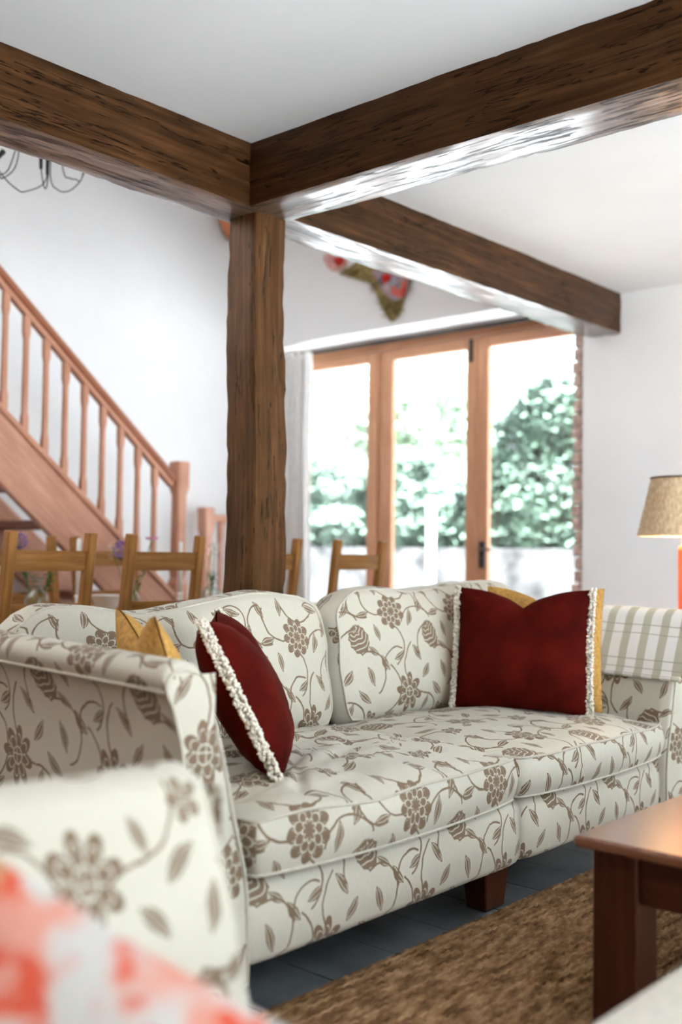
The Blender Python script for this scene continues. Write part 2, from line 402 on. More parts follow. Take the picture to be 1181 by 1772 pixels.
def sq_loft(c, prof, mb=None):
    """square turned post: prof = [(z, half width)]"""
    mb = mb or MB(); vs, fs, uvs = [], [], []; o8 = [(-1, -.8), (-.8, -1), (.8, -1), (1, -.8), (1, .8), (.8, 1), (-.8, 1), (-1, .8)]; off = random.random() * 5
    for z, h in prof:
        for a, b in o8: vs.append((c[0] + a * h, c[1] + b * h, c[2] + z))
    for i in range(len(prof) - 1):
        for k in range(8):
            l = (k + 1) % 8; fs.append([i * 8 + k, i * 8 + l, (i + 1) * 8 + l, (i + 1) * 8 + k])
            uvs.append([(prof[i][0] + off, k * .02), (prof[i][0] + off, k * .02 + .02), (prof[i + 1][0] + off, k * .02 + .02), (prof[i + 1][0] + off, k * .02)])
    fs.append(list(range(7, -1, -1))); uvs.append([(0, 0)] * 8); fs.append([(len(prof) - 1) * 8 + k for k in range(8)]); uvs.append([(0, 0)] * 8)
    return mb.add(vs, fs, uvs, False)
def hewn(p0, p1, w, h, amp=.006, seed=0, w1=None, h1=None, step=.035, lean=None):
    """hand-hewn timber with uneven faces and worn arrises"""
    mb = MB(); p0, p1 = V(p0), V(p1); t = p1 - p0; L = t.length; t.normalize()
    up = V((0, 0, 1)) if abs(t.z) < .5 else V((0, 1, 0)); s = t.cross(up).normalized(); n = s.cross(t).normalized()
    N = max(6, int(L / step)); K = 8; sd = V((seed * 13.7, seed * 5.1, seed * 2.3))
    def pt(i, a, b):
        d = L * i / N; f = i / N; ww = w + ((w1 or w) - w) * f; hh = h + ((h1 or h) - h) * f
        bow = V((noise.noise(V((d * .9, seed, 0))), noise.noise(V((d * .9, seed, 9))), 0)) * amp * 1.6
        e = max(abs(a), abs(b)); cr = min(abs(a), abs(b)); k = 1 - .012 * (cr ** 12) * 2
        x, y = a * ww / 2 * k, b * hh / 2 * k; q = V((d * 3, a * 1.3, b * 1.3)) + sd
        dn = noise.noise(q) * amp + noise.noise(q * 4) * amp * .4 + noise.noise(V((d * 34, a * 4, b * 4)) + sd) * amp * .3
        if cr > .9: dn -= abs(noise.noise(q * 5)) * amp * 1.2
        lx = lean(f) if lean else (0, 0)
        return p0 + t * d + s * (x + (a if abs(a) == e else a * .4) * dn + bow.x + lx[0]) + n * (y + (b if abs(b) == e else b * .4) * dn + bow.y + lx[1])
    for side in range(4):
        vs, fs, uvs = [], [], []; dim = w if side % 2 == 0 else h
        for i in range(N + 1):
            for k in range(K + 1):
                a = -1 + 2 * k / K; vs.append(pt(i, *{0: (a, -1), 1: (1, a), 2: (-a, 1), 3: (-1, -a)}[side]))
        for i in range(N):
            for k in range(K):
                q = i * (K + 1) + k; fs.append([q, q + 1, q + K + 2, q + K + 1]); d0, d1 = L * i / N + seed * 3, L * (i + 1) / N + seed * 3; v0, v1 = side * .31 + dim * k / K, side * .31 + dim * (k + 1) / K
                uvs.append([(d0, v0), (d0, v1), (d1, v1), (d1, v0)])
        mb.add(vs, fs, uvs)
    for i in (0, N):
        vs = [pt(i, a, b) for a, b in ((-1, -1), (1, -1), (1, 1), (-1, 1))]; mb.add(vs, [[3, 2, 1, 0] if i == 0 else [0, 1, 2, 3]], [[(0, 0), (0, w), (h, w), (h, 0)]], False)
    return mb

def cushion(c, ux, uy, uz, w, h, e, crown, back=None, n=22, cr=.05, pin=0, warp=None, wr=.0, seed=0, uvo=(0, 0)):
    """stuffed cushion: w along ux, h along uy, boxing half height e, crowned along uz. Returns mesh, upper rim, lower rim"""
    c, ux, uy, uz = V(c), V(ux).normalized(), V(uy).normalized(), V(uz).normalized(); back = crown if back is None else back
    def plan(a, b):
        x = w / 2 * a * (1 - cr * b ** 6) * (1 - pin * (1 - b * b)); y = h / 2 * b * (1 - cr * a ** 6) * (1 - pin * (1 - a * a)); return x, y
    def P(a, b, zz):
        x, y = plan(a, b)
        if warp: x, y, zz = warp(a, b, x, y, zz)
        return c + ux * x + uy * y + uz * zz
    mb = MB(); g = [-1 + 2 * i / n for i in range(n + 1)]
    g = [math.copysign(abs(a) ** .8, a) for a in g]
    def sheet(sg, amt):
        vs, fs, uvs = [], [], []
        for b in g:
            for a in g:
                k = max(0, (1 - abs(a) ** 3.2) * (1 - abs(b) ** 3.2)) ** .62
                z = e + amt * k
                if wr:
                    q = V((a * w * 5 + seed, b * h * 5, seed * 1.7)); q2 = V((a * w * 9 + b * h * 2 + seed, b * h * 16, 3.1))
                    z += (noise.noise(q) * 1.0 - abs(noise.noise(q2)) * .9) * wr * min(1, k * 1.6)
                vs.append(P(a, b, sg * z))
        m = n + 1
        for j in range(n):
            for i in range(n):
                q = [j * m + i, j * m + i + 1, (j + 1) * m + i + 1, (j + 1) * m + i]; ij = [(i, j), (i + 1, j), (i + 1, j + 1), (i, j + 1)]
                if sg < 0: q.reverse(); ij.reverse()
                fs.append(q); uvs.append([(plan(g[s], g[t])[0] + uvo[0] + (0 if sg > 0 else .17), plan(g[s], g[t])[1] + uvo[1]) for s, t in ij])
        mb.add(vs, fs, uvs)
    sheet(1, crown); sheet(-1, back)
    per = [(a, -1) for a in g[:-1]] + [(1, b) for b in g[:-1]] + [(-a, 1) for a in g[:-1]] + [(-1, -b) for b in g[:-1]]
    top = [P(a, b, e) for a, b in per]; bot = [P(a, b, -e) for a, b in per]
    if e > .004:
        lv = [-1, -.6, 0, .6, 1]; vs, fs, uvs = [], [], []; ls = [0]; R = len(per)
        for i in range(1, R + 1): ls.append(ls[-1] + (top[i % R] - top[i - 1]).length)
        for q in lv:
            for i, (a, b) in enumerate(per):
                p = P(a, b, e * q); nn = ux * (a if abs(a) == 1 else a * abs(a) ** 8) + uy * (b if abs(b) == 1 else b * abs(b) ** 8)
                if nn.length > 0: nn.normalize()
                bl = e * .28 * (1 - q * q)
                vs.append(p + nn * (bl + (noise.noise(p * 6) * wr * (1 - q * q) if wr else 0)))
        for k in range(len(lv) - 1):
            for i in range(R):
                j = (i + 1) % R; fs.append([k * R + i, k * R + j, (k + 1) * R + j, (k + 1) * R + i])
                z0, z1 = e * lv[k] + uvo[1] - h / 2 - e, e * lv[k + 1] + uvo[1] - h / 2 - e
                x0, x1 = ls[i] - w / 2 + uvo[0], ls[i + 1] - w / 2 + uvo[0]; uvs.append([(x0, z0), (x1, z0), (x1, z1), (x0, z1)])
        mb.add(vs, fs, uvs)
    return mb, top, bot

def smooth_pts(pts, k=4, closed=False):
    """Catmull-Rom through pts"""
    pts = [V(p) for p in pts]; n = len(pts); out = []
    for i in range(n if closed else n - 1):
        g = lambda j: pts[j % n] if closed else pts[max(0, min(n - 1, j))]
        a, b, c, d = g(i - 1), g(i), g(i + 1), g(i + 2)
        for s in range(k):
            t = s / k; out.append(.5 * ((2 * b) + (c - a) * t + (2 * a - 5 * b + 4 * c - d) * t * t + (3 * b - a - 3 * c + d) * t ** 3))
    if not closed: out.append(pts[-1])
    return out

# photo pixel -> point on a plane of the room
CO = V((0, 0, 1.04))
def ray(x, y): return r_ * ((x - 590.5) / 1849.26) + d_ * ((y - 886) / 1849.26) + f_
def at_x(px, py, k): d = ray(px, py); return CO + d * (k / d.x)
def at_y(px, py, k): d = ray(px, py); return CO + d * (k / d.y)
def at_z(px, py, k): d = ray(px, py); return CO + d * ((k - 1.04) / d.z)

# ================================================================== the setting
ZC, YB, XW, YL = 2.5, 2.75, 5.4, 5.8
S = dict(kind='structure')
obj('floor', box((-2.2, -2.6, -.12), (5.85, 5.9, -.006)), 'grout', label='dark slate tiled floor of the room', **S)
fl = bpy.data.objects['floor']
tx0, tw = 2.942 - 7 * .2415, .2415
for i in range(17):
    if tx0 + i * tw > 5.3: break
    for j in range(3):
        a = tx0 + i * tw; y0 = -.35 + j * 1.22 - (i % 3) * .4; b_ = min(a + tw, XW)
        t = obj('floor_tile', box((a + .0015, y0 + .0015, -.0055), (b_ - .0015, y0 + 1.2185, random.uniform(-.0008, .0006)), ch=.0012), 'slate', fl)
obj('ceiling', box((-2.2, -2.6, ZC), (XW, YB + .12, ZC + .12)), 'ceiling_paint', label='white plaster ceiling over the sitting area', **S)
# back wall with the wide door opening (soffit at 2.53)
wb = box((XW, -2.6, -.1), (XW + .42, 2.985, 5.0)); box((XW, 2.985, 2.53), (XW + .42, 5.64, 5.0), wb); box((XW, 5.64, -.1), (XW + .42, YL + .1, 5.0), wb)
box((XW + .03, 2.985, -.1), (XW + .42, 3.02, 2.53), wb)
WB = obj('wall_back', wb, 'wall_paint', label='white painted back wall around the garden doors', **S)
for k in range(34):    # exposed brick edge beside the doors
    z0 = .0 + k * .0745
    if z0 + .066 > 2.53: break
    e_ = 3.052 + random.uniform(-.010, .014)
    obj('brick', box((XW + .010 + random.uniform(0, .008), 2.992, z0), (XW + .15, e_, z0 + .067), ch=.006), 'brick', WB)
obj('wall_left', box((-2.2, YL, -.1), (XW, YL + .1, 5.0)), 'wall_paint', label='white wall behind the staircase', **S)
obj('wall_gallery', box((-2.2, YB + .03, ZC + .0), (XW, YB + .13, 5.0)), 'wall_paint', label='white wall above the ceiling beam', **S)
obj('wall_side', box((-2.3, -2.6, -.1), (-2.2, YL, 5.0)), 'warm_bounce_wall', label='unseen side wall of the room coloured brown for warm bounce', **S)
wr_ = box((-2.2, -2.7, -.1), (-.3, -2.6, 2.62)); box((4.5, -2.7, -.1), (5.82, -2.6, 2.62), wr_); box((-.3, -2.7, 2.38), (4.5, -2.6, 2.62), wr_)
obj('wall_front', wr_, 'wall_paint', label='white wall with the wide glazed opening', **S)
# roof over the stair hall with an unseen opening added to light the hall
rf = box((-2.3, YB + .03, 5.0), (XW + .42, 4.2, 5.1)); box((-2.3, 5.3, 5.0), (XW + .42, YL + .1, 5.1), rf); box((-2.3, 4.2, 5.0), (-1.8, 5.3, 5.1), rf); box((.55, 4.2, 5.0), (XW + .42, 5.3, 5.1), rf)
obj('ceiling_hall', rf, 'ceiling_paint', label='white roof over the stair hall', **S)

# ---------------------------------------------------------------- timber frame
obj('timber_beam', hewn((-2.1, YB + .1, 2.39), (2.66, YB + .1, 2.39), .2, .235, .004, 1), 'beam_wood', label='dark hewn ceiling beam running from the post along the stair hall', cat='beam')
obj('timber_beam', hewn((2.66, YB + .1, 2.392), (XW - .002, YB + .1, 2.392), .205, .235, .004, 2), 'beam_wood', label='dark hewn ceiling beam from the post to the wall above the garden doors', cat='beam')
obj('timber_beam', hewn((2.69, -2.55, 2.388), (2.69, YB + .02, 2.388), .225, .235, .004, 3), 'beam_wood', label='dark hewn cross beam over the sofa and coffee table', cat='beam')
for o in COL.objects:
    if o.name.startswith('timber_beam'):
        o.data.materials.append(M['beam_underside_sheen'])
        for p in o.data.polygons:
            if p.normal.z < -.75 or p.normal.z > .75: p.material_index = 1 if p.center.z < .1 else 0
obj('timber_post', hewn((2.728, 2.85, 0), (2.714, 2.846, 2.275), .178, .165, .005, 4, .155, .152, lean=lambda f: (.010 * sin(f * 9), 0)), 'post_wood', label='rough brown oak post behind the sofa under the beams', cat='post')

# ---------------------------------------------------------------- garden doors
XD = 5.75
fr = thing('trim_1', (XD, 4.35, 0), 'orange brown wooden frame of the garden doors', kind='structure')
obj('jamb', box((XD - .03, 5.545, 0), (XD + .07, 5.63, 2.525), ch=.005), 'door_wood', fr); obj('jamb', box((XD - .03, 3.03, 0), (XD + .07, 3.10, 2.525), ch=.005), 'door_wood', fr)
obj('head', box((XD - .03, 3.03, 2.465), (XD + .07, 5.63, 2.525), ch=.005), 'door_wood', fr)
obj('mullion', box((XD - .005, 4.735, 0), (XD + .07, 4.775, 2.465), ch=.004), 'door_wood', fr); obj('sill', box((XD - .03, 3.03, 0), (XD + .12, 5.63, .03), ch=.005), 'door_wood', fr)
obj('curtain_rail', bar((XD - .10, 3.1, 2.505), (XD - .10, 5.62, 2.505), .03, .022, .003), 'black_metal', fr)
def leaf_door(n, y0, y1, s0, s1, dx, label):
    """glazed leaf between y0<y1; s0, s1 = stile widths"""
    d = thing('door_%d' % n, (XD + dx, (y0 + y1) / 2, 0), label, kind='structure'); a, b = XD - .022 + dx, XD + .022 + dx
    obj('stile', box((a, y0, .03), (b, y0 + s0, 2.46), ch=.006), 'door_wood', d); obj('stile', box((a, y1 - s1, .03), (b, y1, 2.46), ch=.006), 'door_wood', d)
    obj('top_rail', box((a, y0 + s0, 2.388), (b, y1 - s1, 2.46), ch=.005), 'door_wood', d); obj('bottom_rail', box((a, y0 + s0, .03), (b, y1 - s1, .26), ch=.005), 'door_wood', d)
    obj('pane', box((XD + dx - .004, y0 + s0 - .008, .25), (XD + dx + .004, y1 - s1 + .008, 2.396)), 'pane_glass', d); return d
leaf_door(1, 4.778, 5.545, .085, .10, 0, 'fixed glazed panel beside the white curtain')
d2 = leaf_door(2, 3.934, 4.732, .084, .097, 0, 'middle glazed garden door with black bolt')
d3 = leaf_door(3, 3.10, 3.930, .085, .085, 0, 'glazed garden door beside the brick edge with lever handle')
bt = obj('bolt', bar((XD - .03, 3.975, 2.45), (XD - .03, 3.975, 2.30), .022, .018, .003), 'black_metal', d2)
hp = at_x(835, 960, XD - .025)
h = obj('handle', box((XD - .036, hp.y - .022, hp.z - .085), (XD - .022, hp.y + .022, hp.z + .085), ch=.004), 'black_metal', d3)
obj('lever', tube(smooth_pts([(XD - .036, hp.y, hp.z + .035), (XD - .075, hp.y, hp.z + .035), (XD - .08, hp.y - .03, hp.z + .035), (XD - .08, hp.y - .11, hp.z + .03)], 4), .008, 8), 'brass_metal', h)
# curtain gathered at the side
def curtain():
    mb = MB(); nz_, nu = 26, 60
    for sgn in (0, .006):
        vs, fs, uvs = [], [], []
        for j in range(nz_ + 1):
            f = j / nz_; z = 2.47 - f * 2.43
            wd = .36 * (1 - .10 * sin(min(1, f * 5) * pi / 2) * (1 if f < .9 else 1))
            for i in range(nu + 1):
                t = i / nu; y = 5.20 + .02 * sin(f * 5) + t * wd; x = 5.50 + .028 * sin(t * 9 * 2 * pi + .8 * sin(f * 3)) * (.75 + .5 * noise.noise(V((t * 6, f * 2, 0)))) + .02 * noise.noise(V((t * 3, f * 3, 5))) + sgn
                if f < .03: x += -.012
                vs.append((x, y, z - (.03 * noise.noise(V((t * 11, 1, 2))) if j == 0 else 0)))
        for j in range(nz_):
            for i in range(nu):
                k = j * (nu + 1) + i; fs.append([k, k + 1, k + nu + 2, k + nu + 1]); uvs.append([(0, 0)] * 4)
        mb.add(vs, fs, uvs)
    return mb
ct = obj('curtain', curtain(), 'curtain_cloth', label='white gathered curtain hanging beside the garden doors', cat='curtain')

# ---------------------------------------------------------------- garden
obj('patio', box((5.82, -4, -.15), (16, 16, -.06)), 'patio_stone', label='pale stone patio outside the doors', **S)
obj('ground', box((-14, -16, -.25), (16, -2.72, -.13)), 'ground_bounce', label='unseen ground outside the front glazing made pale to bounce light in', **S)
obj('garden_wall', box((9.6, -2, -.1), (9.95, 15, 1.12)), 'garden_stone', label='low pale stone wall across the garden', cat='wall')
def leafy(name, cs, n, size, mat, trunk, label, cat, seed, group=None):
    rnd = random.Random(seed); c0 = V(cs[0][0]); t = thing(name, (c0.x, c0.y, trunk), label, cat, group); mb = MB(); vs, fs = [], []
    for k in range(n):
        c, r = rnd.choice(cs); d = V((rnd.gauss(0, 1), rnd.gauss(0, 1), rnd.gauss(0, 1))).normalized()
        p = V(c) + V((d.x * r[0], d.y * r[1], d.z * r[2])) * (rnd.random() ** .33)
        a = V((rnd.gauss(0, 1), rnd.gauss(0, 1), rnd.gauss(0, 1))).normalized(); b = a.orthogonal().normalized(); s_ = size * rnd.uniform(.6, 1.3); i0 = len(vs)
        nn = a.cross(b) * s_ * .2
        vs += [p - a * s_, p - b * s_ * .55 + nn, p + a * s_, p + b * s_ * .55 + nn]; fs += [[i0, i0 + 1, i0 + 2], [i0, i0 + 2, i0 + 3]]
    mb.add(vs, fs, None, False); obj('foliage', mb, mat, t)
    tr = MB()
    for c, r in cs[:3]: tube(smooth_pts([(c0.x, c0.y, trunk), (c0.x * .6 + c[0] * .4, c0.y * .6 + c[1] * .4, trunk + (c[2] - trunk) * .5), c], 4), lambda q: .05 * (1 - .7 * q), 6, tr)
    obj('stem', tr, 'bark', t); return t
def gp(px, py, X_): p = at_x(px, py, X_); return (p.x, p.y, p.z)
leafy('garden_shrub', [(gp(930, 790, 10.6), (.45, .75, .65)), (gp(900, 860, 10.4), (.4, .8, .45)), (gp(970, 720, 10.6), (.45, .55, .5)), (gp(980, 880, 10.4), (.4, .6, .4)), (gp(870, 925, 10.3), (.3, .6, .3)), (gp(960, 925, 10.3), (.3, .7, .3))], 13000, .075, 'hedge_leaf', 0, 'large green leafy shrub above the garden wall by the brick edge', 'shrub', 3)
leafy('garden_shrub', [(gp(760, 885, 10.5), (.4, .9, .4)), (gp(705, 840, 10.6), (.4, .6, .5)), (gp(790, 900, 10.4), (.4, .7, .35)), (gp(720, 915, 10.3), (.3, .6, .3)), (gp(790, 925, 10.3), (.3, .7, .3))], 11000, .07, 'hedge_leaf', 0, 'green leafy shrub behind the pale garden post', 'shrub', 4)
leafy('garden_shrub', [(gp(610, 870, 10.8), (.4, .9, .5)), (gp(580, 840, 10.9), (.4, .7, .5)), (gp(600, 915, 10.4), (.3, .9, .3))], 7000, .07, 'hedge_leaf', 0, 'green leafy shrub seen through the panel by the curtain', 'shrub', 5)
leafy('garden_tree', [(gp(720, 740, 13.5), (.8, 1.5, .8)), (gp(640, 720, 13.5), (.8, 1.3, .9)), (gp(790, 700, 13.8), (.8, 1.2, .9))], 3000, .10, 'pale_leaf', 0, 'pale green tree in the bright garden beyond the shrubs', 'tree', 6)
gpz = at_x(745, 930, 8.6)
obj('garden_post', tube([(8.6, gpz.y, -.06), (8.6, gpz.y - .01, 1.62)], lambda t: .045, 10), 'garden_white', label='pale upright post standing on the patio', cat='post')

# ---------------------------------------------------------------- staircase
SY = 4.9; SL = .852
def sz(x): return 1.557 - SL * (x - 2.88)
st = thing('staircase', (4.05, 5.25, 0), 'open riser wooden staircase with square balusters against the white wall', 'staircase')
up = V((SL, 0, 1)).normalized()
obj('stringer', bar((1.35, SY, sz(1.35)), (4.06, SY, sz(4.06)), .045, .272, .006, up), 'stair_wood', st)
obj('stringer', bar((1.35, 5.66, sz(1.35)), (4.06, 5.66, sz(4.06)), .045, .272, .006, up), 'stair_wood', st)
ofs = up * .15
obj('base_rail', bar(V((1.35, SY, sz(1.35))) + ofs, V((4.04, SY, sz(4.04))) + ofs, .075, .032, .006, up), 'stair_wood', st)
def rz_(x): return 2.452 - SL * (x - 2.86)
obj('handrail', bar((1.35, SY, rz_(1.35)), (4.03, SY, rz_(4.03)), .058, .05, .014, up), 'handrail_wood', st)
obj('handrail_fillet', bar(V((1.35, SY, rz_(1.35))) - up * .036, V((4.03, SY, rz_(4.03))) - up * .036, .044, .026, .003, up), 'stair_wood', st)
for k in range(-11, 10):
    x = 2.902 + .1224 * k
    if x > 3.98 or x < 1.4: continue
    z0 = sz(x) + .19; z1 = rz_(x) - .055; L = z1 - z0
    obj('baluster', sq_loft((x, SY, z0), [(0, .018), (.16 * L, .018), (.21 * L, .0135), (.80 * L, .0125), (.86 * L, .018), (L, .018)]), 'stair_wood', st)
for k in range(1, 13):
    zt = .40 + .2 * k; xc = 2.88 + (1.557 - zt) / SL
    obj('tread', box((xc - .13, SY + .023, zt - .045), (xc + .13, 5.637, zt), ch=.006), 'stair_dark', st)
def newel(x, y, z0, z1, h=.046):
    L = z1 - z0; nw = obj('newel_post', sq_loft((x, y, z0), [(0, h), (L - .72, h), (L - .68, h * .74), (L - .60, h * .98), (L - .54, h * .74), (L - .20, h * .74), (L - .155, h), (L - .006, h), (L, h * .86)]), 'stair_wood', st); return nw
newel(4.066, SY, .40, 1.572); 
obj('landing', box((3.98, SY - .05, 0), (4.95, 5.72, .40), ch=.01), 'stair_wood', st)
n2 = at_y(357, 878, 5.6)
newel(n2.x, 5.6, .40, n2.z); obj('landing_rail', bar((n2.x, 5.6, n2.z - .075), (5.38, 5.6, n2.z - .075), .05, .05, .008), 'stair_wood', st)
for k in range(1, 4): x = n2.x + .135 * k; obj('baluster', sq_loft((x, 5.6, .40), [(0, .018), (.2, .018), (.24, .013), (n2.z - .66, .013), (n2.z - .60, .018), (n2.z - .50, .018)]), 'stair_wood', st)

# ================================================================== upholstery
PROF = [(0, .10), (0, .22), (.004, .32), (.03, .45), (.085, .63), (.132, .755), (.150, .797), (.178, .815), (.208, .818), (.236, .808), (.248, .785), (.243, .765), (.228, .735), (.205, .65), (.192, .52), (.184, .40), (.176, .10)]
def arm(pos, L, zs=1.0, rise=.03, flip=1):
    """rolled flared arm; pos(s, z, t) -> world point, t from the front end to the back"""
    pr = [V((s, z * zs, 0)) for s, z in PROF]; pr = smooth_pts(pr, 3); n = len(pr); c = V((.12, .45 * zs, 0)); mb = MB(); vs, fs, uvs = [], [], []
    ls = [0]
    for i in range(1, n + 1): ls.append(ls[-1] + (pr[i % n] - pr[i - 1]).length)
    ts = [0, .004, .012] + [L * i / 18 for i in range(1, 18)] + [L]
    for t in ts:
        sh = .030 if t == 0 else (.010 if t < .006 else 0)
        for p in pr:
            q = p + (c - p).normalized() * sh; z = q.y + rise * (t / L) * max(0, (q.y - .4) / .4)
            w_ = .004 * noise.noise(V((q.x * 4, z * 5, t * 5)))
            vs.append(pos(q.x + w_, z, t))
    for j in range(len(ts) - 1):
        for i in range(n):
            k = (i + 1) % n; fs.append([j * n + i, j * n + k, (j + 1) * n + k, (j + 1) * n + i]); uvs.append([(-ts[j], -ls[i] + .1), (-ts[j], -ls[i + 1] + .1), (-ts[j + 1], -ls[i + 1] + .1), (-ts[j + 1], -ls[i] + .1)])
    mb.add(vs, fs, uvs)
    # front face
    rings = [1, .75, .5, .25, .02]; vs, fs, uvs = [], [], []
    for r in rings:
        for p in pr:
            q0 = p + (c - p).normalized() * .030; q = V((c.x, q0.y, 0)) * (1 - r) + q0 * r; vs.append(pos(q.x, q.y, -.010 * (1 - r * r)))
    for j in range(len(rings) - 1):
        for i in range(n):
            k = (i + 1) % n; ix = [j * n + i, j * n + k, (j + 1) * n + k, (j + 1) * n + i]; fs.append(ix)
            def q_(a): r = rings[a // n]; p = pr[a % n]; q0 = p + (c - p).normalized() * .03; return (c.x * (1 - r) + q0.x * r, q0.y + .06)
            uvs.append([q_(a) for a in ix])
    mb.add(vs, fs, uvs)
    rim = [pos((p + (c - p).normalized() * .018).x, (p + (c - p).normalized() * .018).y, .001) for p in pr]
    return mb, rim
sofa = thing('sofa', (2.65, 2.2, 0), 'cream floral sofa with loose cushions in front of the oak post', 'sofa')
m_, rim = arm(lambda s, z, t: V((1.622 - s, 1.69 + t, z)), .98)
a_ = obj('arm', m_, 'floral_fabric', sofa); obj('piping', tube(rim, .005, 6, closed=True), 'piping', a_)
obj('roll_piping', tube([(1.622 - .241, 1.70 + .05 * i, .757 + .0013 * i) for i in range(19)], .0045, 6), 'piping', a_)
m_, rim = arm(lambda s, z, t: V((3.672 + s, 1.69 + t, z)), .98, 1.0, .02)
a_ = obj('arm', m_, 'floral_fabric', sofa); obj('piping', tube(rim, .005, 6, closed=True), 'piping', a_)
def panel(x0, x1, y0, y1, z0, z1, off, n=26):
    """upholstered rail with softly rounded edges; faces -Y"""
    mb = MB(); sec = [(y1, z0), (y0 + .03, z0), (y0 + .010, z0 + .006), (y0, z0 + .022), (y0 - .004, (z0 + z1) / 2), (y0, z1 - .03), (y0 + .012, z1 - .01), (y0 + .035, z1), (y1, z1)]
    vs, fs, uvs = [], [], []; ls = [0]
    for i in range(1, len(sec)): ls.append(ls[-1] + math.dist(sec[i], sec[i - 1]))
    for i in range(n + 1):
        f = i / n; x = x0 + (x1 - x0) * f; e = .012 * (max(0, 1 - f * n / 1.5) + max(0, 1 - (1 - f) * n / 1.5))
        for (y, z) in sec: vs.append((x, y + e * (1 if y < y1 else 0) + .003 * noise.noise(V((x * 5, z * 9, 1))), z))
    m = len(sec)
    for i in range(n):
        for k in range(m - 1):
            fs.append([i * m + k, (i + 1) * m + k, (i + 1) * m + k + 1, i * m + k + 1]); xa, xb = x0 + (x1 - x0) * i / n + off, x0 + (x1 - x0) * (i + 1) / n + off
            uvs.append([(xa, ls[k] + .28), (xb, ls[k] + .28), (xb, ls[k + 1] + .28), (xa, ls[k + 1] + .28)])
    fs.append(list(range(m))); uvs.append([(0, 0)] * m); fs.append([n * m + k for k in range(m - 1, -1, -1)]); uvs.append([(0, 0)] * m)
    return mb.add(vs, fs, uvs)
b1 = obj('base_panel', panel(1.625, 2.748, 1.712, 2.70, .128, .325, .16), 'floral_fabric', sofa)
b2 = obj('base_panel', panel(2.757, 3.69, 1.712, 2.70, .132, .325, .05), 'floral_fabric', sofa)
obj('back_frame', box((1.40, 2.60, .12), (3.92, 2.72, .80), ch=.03), 'linen_cream', sofa)
for fx, fy in ((2.70, 1.81), (1.55, 1.81), (3.80, 1.81), (1.55, 2.62), (2.70, 2.62), (3.80, 2.62)):
    obj('foot', bar((fx, fy, .128), (fx, fy, 0.0), .125, .09, .004, V((0, 1, 0)), None, .095, .072), 'mahogany', sofa)
def seat_warp(sd, lo, cre=()):
    def wf(a, b, x, y, z):
        s = max(0, -b)
        if z > 0: z += .018 * (1 - a * a) * (1 - b * b) * 0 + .012 * noise.noise(V((a * 2 + sd, b * 2, 0)))
        if z > 0 and cre:
            for (ca, cb, ang, ln) in cre:
                da, db = (a - ca) * .53, (b - cb) * .40; q = da * cos(ang) + db * sin(ang); p = -da * sin(ang) + db * cos(ang) + .25 * q * q
                z += (-.013 * exp(-(p / .014) ** 2) + .006 * exp(-((p - .026) / .02) ** 2)) * exp(-(q / ln) ** 4)
        y -= .014 * (1 - a * a) * (s ** 3)
        z -= lo * (1 - (a * .9) ** 2) * s ** 4 if z < 0 else lo * .2 * s ** 4
        return x, y, z
    return wf
def piped(name, parent, args, kw, r=.0042, off=(0,)):
    m_, top, bot = cushion(*args, **kw); o = obj(name, m_, 'floral_fabric', parent)
    obj('piping', tube(top, r, 6, closed=True), 'piping', o); obj('piping', tube(bot, r, 6, closed=True), 'piping', o); return o
piped('seat_cushion', sofa, ((2.158, 2.085, .395), (1, 0, 0), (0, 1, 0), (0, 0, 1), 1.065, .80, .058, .050), dict(back=.004, n=64, cr=.035, warp=seat_warp(1, .010, ((-.30, -.35, .5, .16), (-.15, -.10, .35, .20), (-.05, .18, .25, .20), (-.45, -.62, .75, .12), (.10, -.30, .45, .12))), wr=.014, seed=3, uvo=(.10, .30)))
piped('seat_cushion', sofa, ((3.178, 2.085, .393), (1, 0, 0), (0, 1, 0), (0, 0, 1), .965, .80, .056, .038), dict(back=.004, n=34, cr=.035, warp=seat_warp(5, .006), wr=.005, seed=9, uvo=(.33, .12)))
def back_warp(sd, dip, dx=0):
    def wf(a, b, x, y, z):
        u = max(0, b)
        y += (-dip * exp(-((a - dx) / .45) ** 2) + .012 * noise.noise(V((a * 3, sd, 0)))) * u ** 3
        y -= (.045 if a < 0 else .030) * (max(0, abs(a) - .80) / .20) ** 2 * u ** 3
        x *= 1 - .02 * u * u
        z += .012 * noise.noise(V((a * 2.2, b * 2.2, sd)))
        return x, y, z
    return wf
up_b = V((0, .16, 1)).normalized(); fw_b = V((0, -1, .16)).normalized()
piped('back_cushion', sofa, ((2.115, 2.535, .672), (1, 0, 0), up_b, fw_b, 1.20, .455, .062, .055), dict(n=30, cr=.05, warp=back_warp(2, .05, -.28), wr=.007, seed=4, uvo=(.05, .34)))
piped('back_cushion', sofa, ((3.335, 2.515, .685), (1, 0, 0), up_b, fw_b, 1.16, .475, .066, .055), dict(n=30, cr=.05, warp=back_warp(6, .03, -.3), wr=.005, seed=6, uvo=(.42, .28)))

